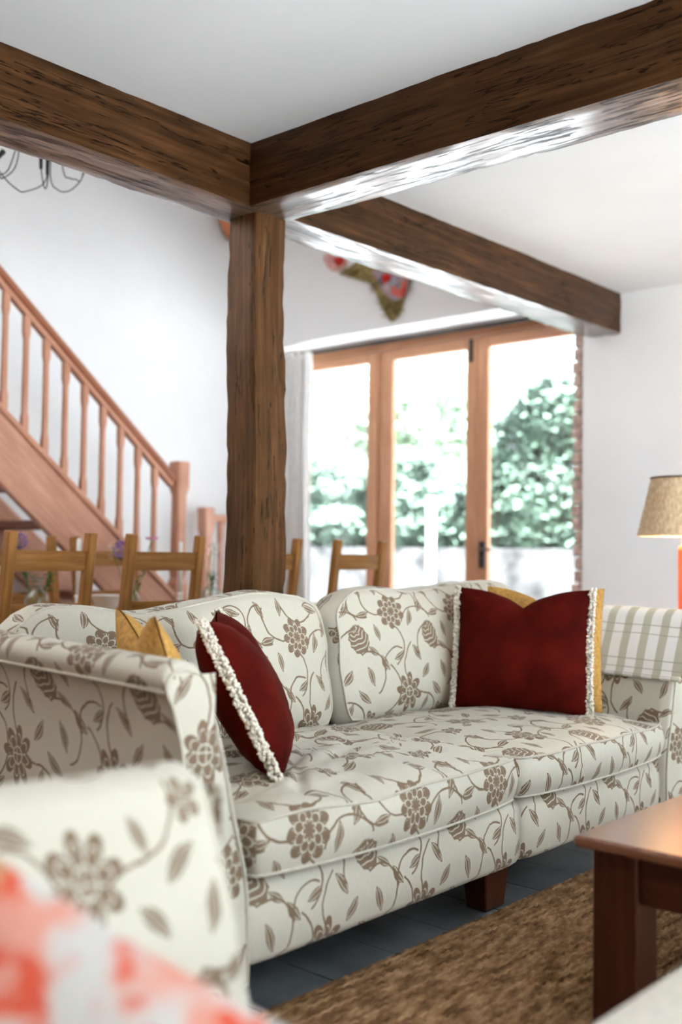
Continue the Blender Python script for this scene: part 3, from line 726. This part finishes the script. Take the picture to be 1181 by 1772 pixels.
# striped blanket over the far arm
def blanket():
    prf = [V((s, z, 0)) for s, z in ((.070, .60), (.085, .63), (.135, .755), (.158, .802), (.20, .825), (.238, .815), (.262, .77), (.268, .66), (.272, .50), (.274, .38))]
    pr = smooth_pts(prf, 4); mb = MB(); ny = 30; c = V((.16, .6, 0))
    ls = [0]
    for i in range(1, len(pr)): ls.append(ls[-1] + (pr[i] - pr[i - 1]).length)
    for off in (.007, .019):
        vs, fs, uvs = [], [], []
        for j in range(ny + 1):
            y = 1.665 + .56 * j / ny
            for i, p in enumerate(pr):
                n_ = V((p.x - .18, (p.y - .60) if p.y > .7 else .02, 0)).normalized() if i else V((-1, .1, 0)); q = p + n_ * (off + .004 * noise.noise(V((p.x * 9, p.y * 9, y * 7))))
                if i < 3: q.y += .012 * noise.noise(V((y * 4, 3, 1)))
                vs.append((3.672 + q.x, y, q.y + .02 * (y - 1.69)))
        m = len(pr)
        for j in range(ny):
            for i in range(m - 1):
                fs.append([j * m + i, j * m + i + 1, (j + 1) * m + i + 1, (j + 1) * m + i]); y0, y1 = .56 * j / ny, .56 * (j + 1) / ny
                uvs.append([(y0, ls[i]), (y0, ls[i + 1]), (y1, ls[i + 1]), (y1, ls[i])])
        mb.add(vs, fs, uvs)
    # rolled hem along the lower inner edge
    tube([(3.672 + .070 - .012, 1.665 + .56 * j / 14, .600 + .02 * (.56 * j / 14)) for j in range(15)], .010, 8, mb)
    return mb
obj('blanket', blanket(), 'plaid_wool', label='white and sage striped blanket folded over the sofa arm', cat='blanket')

# ---------------------------------------------------------------- scatter cushions
def pillow(name, bl, br, lean, hgt, thick, mat, label, group, chop=.0, pin=.05, fringe=False, seed=0, n=26, face=None):
    """square cushion standing on its lower edge from bl to br; lean = horizontal shift of its top"""
    bl, br = V(bl), V(br); ux = (br - bl).normalized(); wd = (br - bl).length
    nrm = V((ux.y, -ux.x, 0)).normalized()
    if nrm.dot(V(face) if face else CO - bl) < 0: nrm = -nrm
    uy = (V((0, 0, 1)) * sqrt(max(.01, hgt * hgt - lean * lean)) - nrm * lean).normalized(); uz = ux.cross(uy)
    if uz.dot(nrm) < 0: uz = -uz
    c = (bl + br) / 2 + uy * hgt / 2
    def wf(a, b, x, y, z):
        u = max(0, b); y -= chop * (.75 * exp(-(a / .45) ** 2) + .45 * exp(-(a / .12) ** 2)) * u ** 2
        z *= 1 - .6 * exp(-(a / .16) ** 2) * u ** 2.2 * (1 if chop else 0)
        y += .010 * (1 - a * a) * (-b if b < 0 else 0)
        return x, y, z
    m_, top, bot = cushion(c, ux, uy, uz, wd, hgt, .002, thick, n=n, cr=0, pin=pin, warp=wf, wr=.006, seed=seed)
    t = thing(name, (c.x, c.y, bl.z), label, 'cushion', group)
    obj('cover', m_, mat, t)
    if fringe:
        for sgn in (-1, 1):
            rnd = random.Random(seed + sgn); fb = MB()
            for k in range(950):
                b = -1.02 + 2.04 * k / 949; x = wd / 2 * sgn * (1 - pin * (1 - b * b)) + rnd.uniform(-.006, .016) * sgn; y = hgt / 2 * b * 1.0; x2, y2, z2 = wf(sgn, max(-1, min(1, b)), x, y, 0)
                p = c + ux * x2 + uy * y2 + uz * rnd.uniform(-.013, .013); rr = rnd.uniform(.0038, .0068)
                a = V((rnd.gauss(0, 1), rnd.gauss(0, 1), rnd.gauss(0, 1))).normalized(); e = a.orthogonal().normalized(); g_ = a.cross(e)
                vs = [p + a * rr * 1.3, p - a * rr * 1.3, p + e * rr, p - e * rr, p + g_ * rr, p - g_ * rr]
                fb.add(vs, [[0, 2, 4], [0, 4, 3], [0, 3, 5], [0, 5, 2], [1, 4, 2], [1, 3, 4], [1, 5, 3], [1, 2, 5]])
            obj('fringe', fb, 'fringe_wool', t, kind='stuff')
    return t
G = 'scatter cushions on the sofa'
pillow('scatter_cushion', (3.25, 2.325, .472), (3.43, 1.868, .472), .075, .455, .075, 'red_velvet', 'dark red velvet cushion with cream fringed sides by the striped blanket', G, .055, .03, True, 3)
pillow('scatter_cushion', (3.40, 2.29, .472), (3.565, 1.885, .472), .05, .455, .055, 'mustard', 'mustard yellow linen cushion behind the red cushion by the striped blanket', G, .05, .04, False, 5)
pillow('scatter_cushion', (1.865, 1.845, .475), (2.19, 2.15, .475), .20, .445, .085, 'red_velvet', 'dark red velvet cushion with cream fringe leaning in the sofa corner by the shaded arm', G, .045, .035, True, 8, 26, (.7, -.7, 0))
pillow('scatter_cushion', (1.63, 1.83, .475), (1.79, 2.19, .475), .14, .445, .055, 'mustard', 'mustard yellow linen cushion tucked between the sofa arm and red cushion', G, .09, .05, False, 11, 26, (1, -.3, 0))

# ---------------------------------------------------------------- rug, coffee table, footstool
rug = obj('rug', box((1.08, -.4, .0006), (3.95, 1.752, .004), ch=.001), 'jute', label='brown braided jute rug in front of the sofa', cat='rug')
def braid():
    mb = MB(); vs, fs = [], []; y = .95; dx = .0075; x0, x1 = 1.35, 3.95; n = int((x1 - x0) / dx)
    while y < 1.742:
        ph = random.random() * 3; base = len(vs); o1 = random.random() * 50
        for i in range(n + 1):
            x = x0 + i * dx; q = x / .034 * pi + ph; k = abs(sin(q)) ** .6; l = abs(cos(q)) ** .6; yy = y + .004 * noise.noise(V((x * 4, o1, 0))); z0 = .003 * noise.noise(V((x * 22, o1, 1)))
            vs += [(x, yy - .0104, .001), (x + .006, yy - .0066, .0075 + .0075 * k + z0), (x, yy, .0085 + z0), (x + .006, yy + .0066, .0075 + .0075 * l + z0), (x, yy + .0104, .001)]
        for i in range(n):
            b = base + i * 5
            for k in range(4): fs.append([b + k, b + 5 + k, b + 6 + k, b + 1 + k])
        y += .0212
    return mb.add(vs, fs)
obj('braid', braid(), 'jute', rug, kind='stuff')
ctb = thing('coffee_table', (2.75, .80, .012), 'dark red brown wooden coffee table on the jute rug', 'table')
TZ = .43
obj('table_top', box((2.118, .42, TZ - .026), (3.38, 1.192, TZ), ch=.006), 'mahogany_top', ctb)
for x in (2.158, 3.24):
    for y in (.46, 1.06): obj('leg', box((x, y, .012), (x + .1, y + .104, TZ - .026), ch=.003), 'mahogany', ctb)
for y in (.475, 1.08): obj('apron', box((2.258, y, .295), (3.24, y + .025, TZ - .026), ch=.002), 'mahogany', ctb)
for x in (2.172, 3.30): obj('apron', box((x, .564, .295), (x + .025, 1.06, TZ - .026), ch=.002), 'mahogany', ctb)
fs_ = thing('footstool', (1.47, .43, .012), 'cream upholstered footstool in front of the coffee table', 'footstool')
m_, top, bot = cushion((1.46, .42, .33), (1, 0, 0), (0, 1, 0), (0, 0, 1), .66, .60, .075, .02, n=20, cr=.04)
obj('cushion', m_, 'linen_cream', fs_)
for x in (1.22, 1.70):
    for y in (.19, .65): obj('leg', bar((x, y, .26), (x, y, .012), .05, .05, .004, V((0, 1, 0)), None, .035, .035), 'mahogany', fs_)

# ---------------------------------------------------------------- armchair in the foreground
ac = thing('armchair', (.58, .62, 0), 'cream floral armchair holding the coral print cushion', 'armchair')
m_, rim = arm(lambda s, z, t: V((1.062 - t, 1.062 + s, z)), .95, .885, .03); a_ = obj('arm', m_, 'floral_fabric', ac); obj('piping', tube(rim, .005, 6, closed=True), 'piping', a_)
m_, rim = arm(lambda s, z, t: V((1.062 - t, .19 - s, z)), .95, .80, .0); a_ = obj('arm', m_, 'floral_fabric', ac); obj('piping', tube(rim, .005, 6, closed=True), 'piping', a_)
obj('base_panel', box((.10, .195, .10), (1.0, 1.06, .30), ch=.02), 'floral_fabric', ac)
obj('back_frame', box((.02, .0, .10), (.16, 1.22, .76), ch=.04), 'floral_fabric', ac)
piped('seat_cushion', ac, ((.60, .626, .36), (0, 1, 0), (-1, 0, 0), (0, 0, 1), .84, .80, .05, .03), dict(n=18, cr=.03, uvo=(.1, .1)))
for x in (.14, .96):
    for y in (.13, 1.13): obj('foot', bar((x, y, .11), (x, y, .0), .09, .09, .004, V((0, 1, 0)), None, .07, .07), 'mahogany', ac)
# coral print cushion standing on a corner of the armchair seat
def coral_cushion():
    p1 = CO + ray(-40, 1480) * 1.07; p2 = CO + ray(500, 1800) * 1.04   # its upper edge
    ux = (p2 - p1).normalized(); v_ = -ray(250, 1700).normalized(); uz = (v_ - ux * v_.dot(ux) + V((0, 0, .25))).normalized(); uz = (uz - ux * uz.dot(ux)).normalized(); uy = uz.cross(ux)
    w_ = .42; c = (p1 + p2) / 2 - uy * (w_ * .31 - .01)
    m_, a, b = cushion(c, ux, uy, uz, w_, w_ * .62, .002, .06, n=20, cr=0, pin=.04, wr=.006, seed=21)
    t = thing('scatter_cushion', (c.x, c.y, .45), 'coral red and white print cushion on the floral armchair', 'cushion'); obj('cover', m_, 'coral_print', t)
coral_cushion()

# ---------------------------------------------------------------- table lamp by the sofa
lp = CO + ray(1187, 927) * 4.55
lt = thing('side_table', (lp.x, lp.y, 0), 'small dark wooden side table behind the striped sofa arm', 'table')
obj('table_top', lathe([(.0, .60), (.23, .60), (.235, .61), (.235, .62), (.23, .63), (0, .63)], (lp.x, lp.y, 0), 32, cap=(False, False)), 'mahogany', lt)
for k in range(3): a = k * 2.1 + .3; obj('leg', bar((lp.x + .12 * cos(a), lp.y + .12 * sin(a), .605), (lp.x + .18 * cos(a), lp.y + .18 * sin(a), 0), .035, .035, .004, V((0, 1, 0))), 'mahogany', lt)
lm = thing('table_lamp', (lp.x, lp.y, .63), 'table lamp with orange stem and woven straw shade', 'lamp')
obj('lamp_base', lathe([(.0, .0), (.085, .0), (.09, .012), (.06, .022), (.032, .03), (.032, .44), (.028, .46), (.012, .465), (.012, .56), (0, .56)], (lp.x, lp.y, .63), 28, cap=(False, False)), 'orange_enamel', lm)
zb = lp.z; zt_ = zb + .245
def shade():
    mb = MB(); n = 96; rows = 34; vs, fs, uvs = [], [], []
    for j in range(rows + 1):
        f = j / rows; z = zb + (zt_ - zb) * f; r = .197 + (.140 - .197) * f
        for k in range(n):
            wv = .0035 * (1 if (k // 2 + j) % 2 else -1) * (1 if k % 2 else .4); th = 2 * pi * k / n; e = .004 * noise.noise(V((th * 6, f * 9, 0)))
            vs.append((lp.x + (r + wv + e) * cos(th), lp.y + (r + wv + e) * sin(th), z - (.006 * abs(noise.noise(V((th * 9, 0, 3)))) if j == 0 else 0)))
    for j in range(rows):
        for k in range(n): l = (k + 1) % n; fs.append([j * n + k, j * n + l, (j + 1) * n + l, (j + 1) * n + k]); uvs.append([(k * .012, j * .0075), (k * .012 + .012, j * .0075), (k * .012 + .012, j * .0075 + .0075), (k * .012, j * .0075 + .0075)])
    return mb.add(vs, fs, uvs)
sh = obj('lamp_shade', shade(), 'straw_weave', lm)
obj('shade_rim', tube([(lp.x + .142 * cos(k * pi / 20), lp.y + .142 * sin(k * pi / 20), zt_) for k in range(40)], .005, 6, closed=True), 'bark', sh)
obj('shade_rim', tube([(lp.x + .197 * cos(k * pi / 20), lp.y + .197 * sin(k * pi / 20), zb) for k in range(40)], .005, 6, closed=True), 'straw_weave', sh)
mb_ = MB()
for k in range(3): tube([(lp.x, lp.y, zt_ - .04), (lp.x + .14 * cos(k * 2.1), lp.y + .14 * sin(k * 2.1), zt_)], .002, 5, mb_)
obj('shade_carrier', mb_, 'brass_metal', sh)
ld = bpy.data.lights.new('bulb', 'POINT'); ld.energy = 9; ld.color = (1, .78, .5); ld.shadow_soft_size = .03; lo = bpy.data.objects.new('bulb', ld); COL.objects.link(lo); lo.parent = lm; lo.location = (0, 0, zb + .10 - .63)

# ================================================================== dining corner
def make_chair():
    t = thing('dining_chair', (0, 0, 0)); yb = lambda z: -.20 - .085 * max(0, (z - .45) / .66)
    for s in (-1, 1):
        m = bar((s * .18, -.20, 0), (s * .18, -.20, .47), .042, .038, .004, V((0, 1, 0))); bar((s * .18, yb(.45), .455), (s * .178, yb(1.11), 1.11), .042, .036, .004, V((0, 1, 0)), m); obj('leg', m, 'oak', t, True)
        obj('leg', bar((s * .19, .20, 0), (s * .19, .20, .44), .042, .042, .004, V((0, 1, 0))), 'oak', t, True)
        obj('stretcher', bar((s * .185, -.19, .2), (s * .185, .19, .2), .02, .03, .003), 'oak', t, True)
    for z, hh in ((1.0, .078), (.80, .072), (.64, .065)):
        mb = MB(); N = 6
        pts = [(-.162 + .324 * i / N, yb(z) - .0 - .014 * (1 - (2 * i / N - 1) ** 2), z) for i in range(N + 1)]
        vs, fs, uvs = [], [], []; lean = V((0, -.128, 1)).normalized(); off = random.random() * 5
        for p in pts:
            for (a, b) in ((-.009, -.5), (.009, -.5), (.009, .5), (-.009, .5)): vs.append(V(p) + V((0, a, 0)) + lean * b * hh)
        for i in range(N):
            for k in range(4): l = (k + 1) % 4; fs.append([i * 4 + k, i * 4 + l, i * 4 + 4 + l, i * 4 + 4 + k]); u0, u1 = .054 * i + off, .054 * (i + 1) + off; v0 = [0, .018, .096, .114][k]; v1 = [.018, .096, .114, .19][k]; uvs.append([(u0, v0), (u0, v1), (u1, v1), (u1, v0)])
        fs += [[3, 2, 1, 0], [N * 4 + k for k in range(4)]]; uvs += [[(0, 0)] * 4] * 2
        obj('back_rail', mb.add(vs, fs, uvs, False), 'oak', t, True)
    obj('seat', box((-.215, -.215, .435), (.215, .225, .465), ch=.008), 'oak', t, True); obj('seat_rail', box((-.17, .19, .38), (.17, .21, .435), ch=.002), 'oak', t, True)
    return t
ch0 = make_chair(); GC = 'oak ladder back dining chairs'
cc = [(2.285, 0.03, 'oak ladder back dining chair behind the sofa with a bulb vase beyond its rails'), (2.85, -.02, 'oak ladder back dining chair standing next to the oak post, stair newel seen through it'),
      (3.45, 0, 'oak ladder back dining chair mostly hidden behind the oak post'), (4.075, .03, 'oak ladder back dining chair in front of the garden doors')]
for i, (x, rz, lb) in enumerate(cc):
    c = ch0 if i == 0 else copy_tree(ch0); c.location = (x, 3.785, 0); c.rotation_euler = (0, 0, rz); tag(c, lb, 'chair', GC)
for x, lb in ((2.84, 'oak dining chair across the table beside the staircase, its back towards the stair treads'), (3.335, 'oak dining chair across the table beside the stringer, next to the purple allium')):
    c = copy_tree(ch0); c.location = (x, 4.335, 0); c.rotation_euler = (0, 0, pi); tag(c, lb, 'chair', GC)
dt = thing('dining_table', (3.2, 4.1, 0), 'long oak dining table between the ladder back chairs', 'table')
obj('table_top', box((1.85, 3.76, .725), (4.55, 4.46, .76), ch=.006), 'oak', dt)
for x in (1.95, 4.38):
    for y in (3.83, 4.32): obj('leg', box((x, y, 0), (x + .07, y + .07, .725), ch=.004), 'oak', dt)
for y in (3.85, 4.35): obj('apron', box((2.02, y, .64), (4.38, y + .02, .725), ch=.002), 'oak', dt)

def vase(x, y, s, label):
    t = thing('bud_vase', (x, y, .76), label, 'vase'); pr = [(.0, .002), (.030 * s, .002), (.047 * s, .02 * s), (.054 * s, .05 * s), (.046 * s, .08 * s), (.022 * s, .105 * s), (.018 * s, .13 * s), (.026 * s, .155 * s)]
    pr = pr + [(r - .002, z) for r, z in reversed(pr[1:])]
    obj('glass_body', lathe(pr, (x, y, .76), 24, cap=(False, False)), 'vase_glass', t); return t
def flower(name, base, tip, head, r, mat, label, leafs=2, seed=0, group=None, cat='flower'):
    rnd = random.Random(seed); b, p = V(base), V(tip); mid = (b + p) / 2 + V((rnd.uniform(-.02, .02), rnd.uniform(-.02, .02), .0)); pts = smooth_pts([b, mid, p], 6)
    t = thing(name, b, label, cat, group); obj('stem', tube(pts, .0025, 5), 'stem_green', t); mb = MB()
    n = dict(ball=150, daisy=14, spray=26, leafy=0)[head]
    for k in range(n):
        d = V((rnd.gauss(0, 1), rnd.gauss(0, 1), rnd.gauss(0, 1))).normalized()
        if head == 'ball': c, s_ = p + d * r * rnd.uniform(.75, 1), r * .22
        elif head == 'daisy': a = 2 * pi * k / n; d = V((cos(a), sin(a), .35)).normalized(); c, s_ = p + d * r * .6, r * .42
        else: c, s_ = p + V((d.x * r, d.y * r, d.z * r * 1.7 - r * .6)), r * .17
        e = d.orthogonal().normalized(); g_ = d.cross(e)
        mb.add([c + d * s_, c + e * s_ * .6, c - d * s_ * .6, c - e * s_ * .6, c + g_ * s_ * .5, c - g_ * s_ * .5], [[0, 1, 4], [0, 4, 3], [0, 3, 5], [0, 5, 1], [2, 4, 1], [2, 3, 4], [2, 5, 3], [2, 1, 5]], None, False)
    if n: obj('bloom', mb, mat, t)
    if leafs:
        lf = MB()
        for k in range(leafs):
            q = pts[rnd.randrange(4, len(pts))]; d = V((rnd.gauss(0, 1), rnd.gauss(0, 1), rnd.uniform(.0, .8))).normalized(); L = rnd.uniform(.03, .065); e = d.cross(V((0, 0, 1))).normalized() * L * .16
            lf.add([q, q + d * L * .5 + e, q + d * L - V((0, 0, L * .15)), q + d * L * .5 - e], [[0, 1, 2], [0, 2, 3]], None, False)
        obj('leaves', lf, 'leaf_green', t)
    return t
def fl_at(name, v, px, py, Yk, head, r, mat, label, leafs, seed):
    tip = at_y(px, py, Yk); flower(name, (v[0], v[1], .79), tip, head, r, mat, label, leafs, seed)
V1, V2, V3 = (2.615, 4.1), (3.13, 4.12), (3.62, 4.1)
vase(*V1, 1.05, 'round clear glass bud vase seen between the back rails of the oak chair'); vase(*V2, .95, 'clear glass bud vase holding the purple allium'); vase(*V3, 1.0, 'clear glass bud vase beside the oak post')
fl_at('allium_stem', V1, 34, 936, 4.08, 'ball', .034, 'allium_purple', 'pale purple allium leaning over the top rail of the chair by the round vase', 3, 1)
fl_at('greenery_sprig', V1, 95, 968, 4.12, 'leafy', .03, 'leaf_green', 'leafy green sprig spreading from the round bud vase', 46, 2)
fl_at('greenery_sprig', V1, 45, 985, 4.12, 'leafy', .03, 'leaf_green', 'thin feathery sprig low in the round bud vase', 18, 3)
fl_at('allium_stem', V2, 213, 952, 4.06, 'ball', .046, 'allium_purple', 'deep purple allium beside the post of the oak chair', 2, 4)
fl_at('blossom_stem', V2, 194, 948, 4.06, 'spray', .022, 'petal_white', 'small white blossoms next to the deep purple allium', 2, 5)
fl_at('daisy_stem', V2, 263, 934, 4.14, 'daisy', .036, 'petal_pink', 'pink daisy rising above the top rail of the chair', 1, 6)
fl_at('greenery_sprig', V2, 252, 985, 4.14, 'leafy', .03, 'leaf_green', 'grey green sprig behind the back rails near the pink daisy', 16, 7)
fl_at('blossom_stem', V3, 366, 955, 4.1, 'spray', .035, 'seed_dark', 'dark speckled blossom sprig beside the oak post', 2, 8)
fl_at('greenery_sprig', V3, 365, 985, 4.1, 'leafy', .03, 'leaf_green', 'short leafy sprig in the vase beside the oak post', 26, 9)
fl_at('blossom_stem', V3, 372, 940, 4.12, 'spray', .028, 'petal_white', 'pale airy blossom sprig beside the oak post', 0, 10)
def candle(px, py, Yk, label):
    p = at_y(px, py, Yk); t = thing('candlestick', (p.x, p.y, .76), label, 'candle')
    obj('holder', lathe([(0, 0), (.04, 0), (.042, .008), (.014, .018), (.012, .06), (.018, .075), (.0, .075)], (p.x, p.y, .76), 20, cap=(False, False)), 'white_ceramic', t)
    obj('taper', lathe([(0, .07), (.011, .07), (.0105, p.z - .77), (.006, p.z - .762), (0, p.z - .76)], (p.x, p.y, .76), 14, cap=(False, False)), 'candle_wax', t)
    obj('wick', tube([(p.x, p.y, p.z - .002), (p.x, p.y, p.z + .008)], .001, 4), 'black_metal', t)
candle(137, 931, 4.18, 'white taper candle behind the leafy sprig'); candle(313, 937, 4.2, 'white taper candle in front of the stair newel post')
bp = at_y(185, 1030, 4.0)
obj('bowl', lathe([(0, .0), (.03, .0), (.05, .03), (.072, .078), (.076, .082), (.072, .082), (.046, .034), (0, .01)], (bp.x, bp.y, .76), 28, cap=(False, False)), 'white_ceramic', label='small white bowl on the dining table between two chairs', cat='bowl')
for px, py, lb in ((385, 1020, 'clear tumbler on the dining table beside the oak post'), (348, 1022, 'clear tumbler on the dining table by the chair post')):
    p = at_y(px, py, 3.95); obj('tumbler', lathe([(0, .003), (.028, .003), (.034, .10), (.032, .10), (.027, .012), (0, .012)], (p.x, p.y, .76), 20, cap=(False, False)), 'vase_glass', label=lb, cat='glass')

# ---------------------------------------------------------------- cluster pendant above the dining table
PY = 4.0
hub = V((2.42, PY, 3.05)); pl = thing('cluster_pendant', hub, 'black cluster pendant light with looping cables above the dining table', 'pendant light')
obj('hub', lathe([(0, -.03), (.06, -.03), (.07, 0), (.06, .03), (0, .03)], hub, 20, cap=(False, False)), 'black_metal', pl)
obj('suspension_cable', tube([hub, (hub.x, hub.y, 5.0)], .004, 6), 'black_metal', pl)
def A(px, py): return at_y(px, py, PY)
for L_ in ([(-60, 220), (-20, 290), (8, 300), (24, 268), (40, 200)], [(-30, 240), (2, 300), (30, 328), (45, 331), (75, 318), (84, 285), (86, 220)], [(60, 210), (70, 285), (76, 322), (81, 322), (84, 290), (84, 230)],
           [(84, 230), (88, 310), (100, 328), (112, 332), (128, 325), (145, 300), (160, 230)], [(95, 220), (110, 298), (120, 308), (130, 310), (142, 306), (150, 220)], [(-60, 250), (-5, 300), (5, 308), (28, 285), (36, 220)]):
    obj('cable', tube(smooth_pts([hub] + [A(*q) for q in L_] + [hub], 8), .0028, 5), 'black_metal', pl)
for q0, q1 in (((71, 240), (71, 292)), ((83, 230), (82, 303)), ((6, 262), (-12, 282))): obj('lamp_holder', tube([A(*q0), A(*q1)], lambda t: .011 if t < .8 else .007, 10), 'black_metal', pl)

# ---------------------------------------------------------------- textile wall ornaments
def slab(pts, X0, th, n=5):
    """padded outline on the back wall, bulging towards the room"""
    P = smooth_pts([at_x(a, b, X0) for a, b in pts], 4, True); c = sum(P, V((0, 0, 0))) / len(P); m = len(P); mb = MB(); vs, fs = [], []
    for j in range(n + 1):
        r = 1 - j / n
        for p in P: q = c + (p - c) * r; vs.append((X0 - th * (1 - r ** 2.5) - .004 + .012 * noise.noise(q * 18) * (1 - r), q.y, q.z))
    for j in range(n):
        for i in range(m): k = (i + 1) % m; fs.append([j * m + i, j * m + k, (j + 1) * m + k, (j + 1) * m + i])
    o = len(vs)
    for p in P: vs.append((X0 - .0005, p.y, p.z))
    for i in range(m): k = (i + 1) % m; fs.append([o + i, o + k, k, i])
    return mb.add(vs, fs)
wo = thing('textile_ornament', (XW, 4.6, 2.55), 'tufted khaki and patchwork textile ornament on the wall above the doors', 'wall hanging')
o_ = obj('tufted_body', slab([(588, 474), (606, 462), (640, 440), (700, 430), (706, 486), (700, 520), (692, 545), (680, 556), (668, 545), (657, 520), (648, 497), (632, 482), (610, 477)], XW, .035), 'khaki_tuft', wo)
obj('patchwork_panel', slab([(645, 470), (665, 455), (707, 450), (707, 487), (698, 514), (680, 520), (664, 506), (655, 488)], XW - .035, .012), 'patchwork', wo)
obj('fabric_rose', slab([(661, 478), (668, 474), (676, 476), (676, 484), (668, 489), (662, 484)], XW - .046, .02), 'rose_red', wo)
obj('fabric_rose', slab([(562, 442), (590, 430), (602, 450), (598, 464), (580, 470), (566, 460)], XW, .03), 'rose_pink', wo)
obj('rose_centre', slab([(578, 448), (590, 444), (596, 450), (590, 460), (582, 458)], XW - .03, .02), 'rose_red', wo)
def tufts():
    mb = MB(); rnd = random.Random(2); pts = [(610, 470, 18, 5), (640, 478, 12, 8), (652, 496, 8, 10), (664, 520, 10, 14), (676, 535, 12, 14), (690, 530, 7, 14), (682, 548, 6, 5)]
    for k in range(900):
        px, py, sx, sy = rnd.choice(pts); p = at_x(px + rnd.gauss(0, .5) * sx, py + rnd.gauss(0, .5) * sy, XW - .025); d = V((-rnd.uniform(.3, 1), rnd.gauss(0, .6), rnd.gauss(-.3, .6))).normalized(); L = rnd.uniform(.018, .04); e = d.orthogonal().normalized() * .004; g_ = d.cross(e)
        mb.add([p + e, p - e, p + g_, p + d * L], [[0, 1, 3], [1, 2, 3], [2, 0, 3]], None, False)
    return mb
obj('tufts', tufts(), 'khaki_tuft', o_, kind='stuff')
op = at_y(392, 398, YL - .02)
def blob():
    mb = MB(); n, m = 18, 10; vs, fs = [], []
    for j in range(m + 1):
        a = pi * j / m
        for k in range(n): t = 2 * pi * k / n; vs.append((op.x + .02 + .115 * sin(a) * cos(t) * (1 - .25 * cos(a)), op.y - .04 + .055 * sin(a) * sin(t), op.z + .04 - .125 * cos(a)))
    for j in range(m):
        for k in range(n): l = (k + 1) % n; fs.append([j * n + k, j * n + l, (j + 1) * n + l, (j + 1) * n + k])
    return mb.add(vs, fs)
obj('wall_ornament', blob(), 'terracotta', label='rounded orange ornament on the wall showing beside the oak post', cat='ornament')
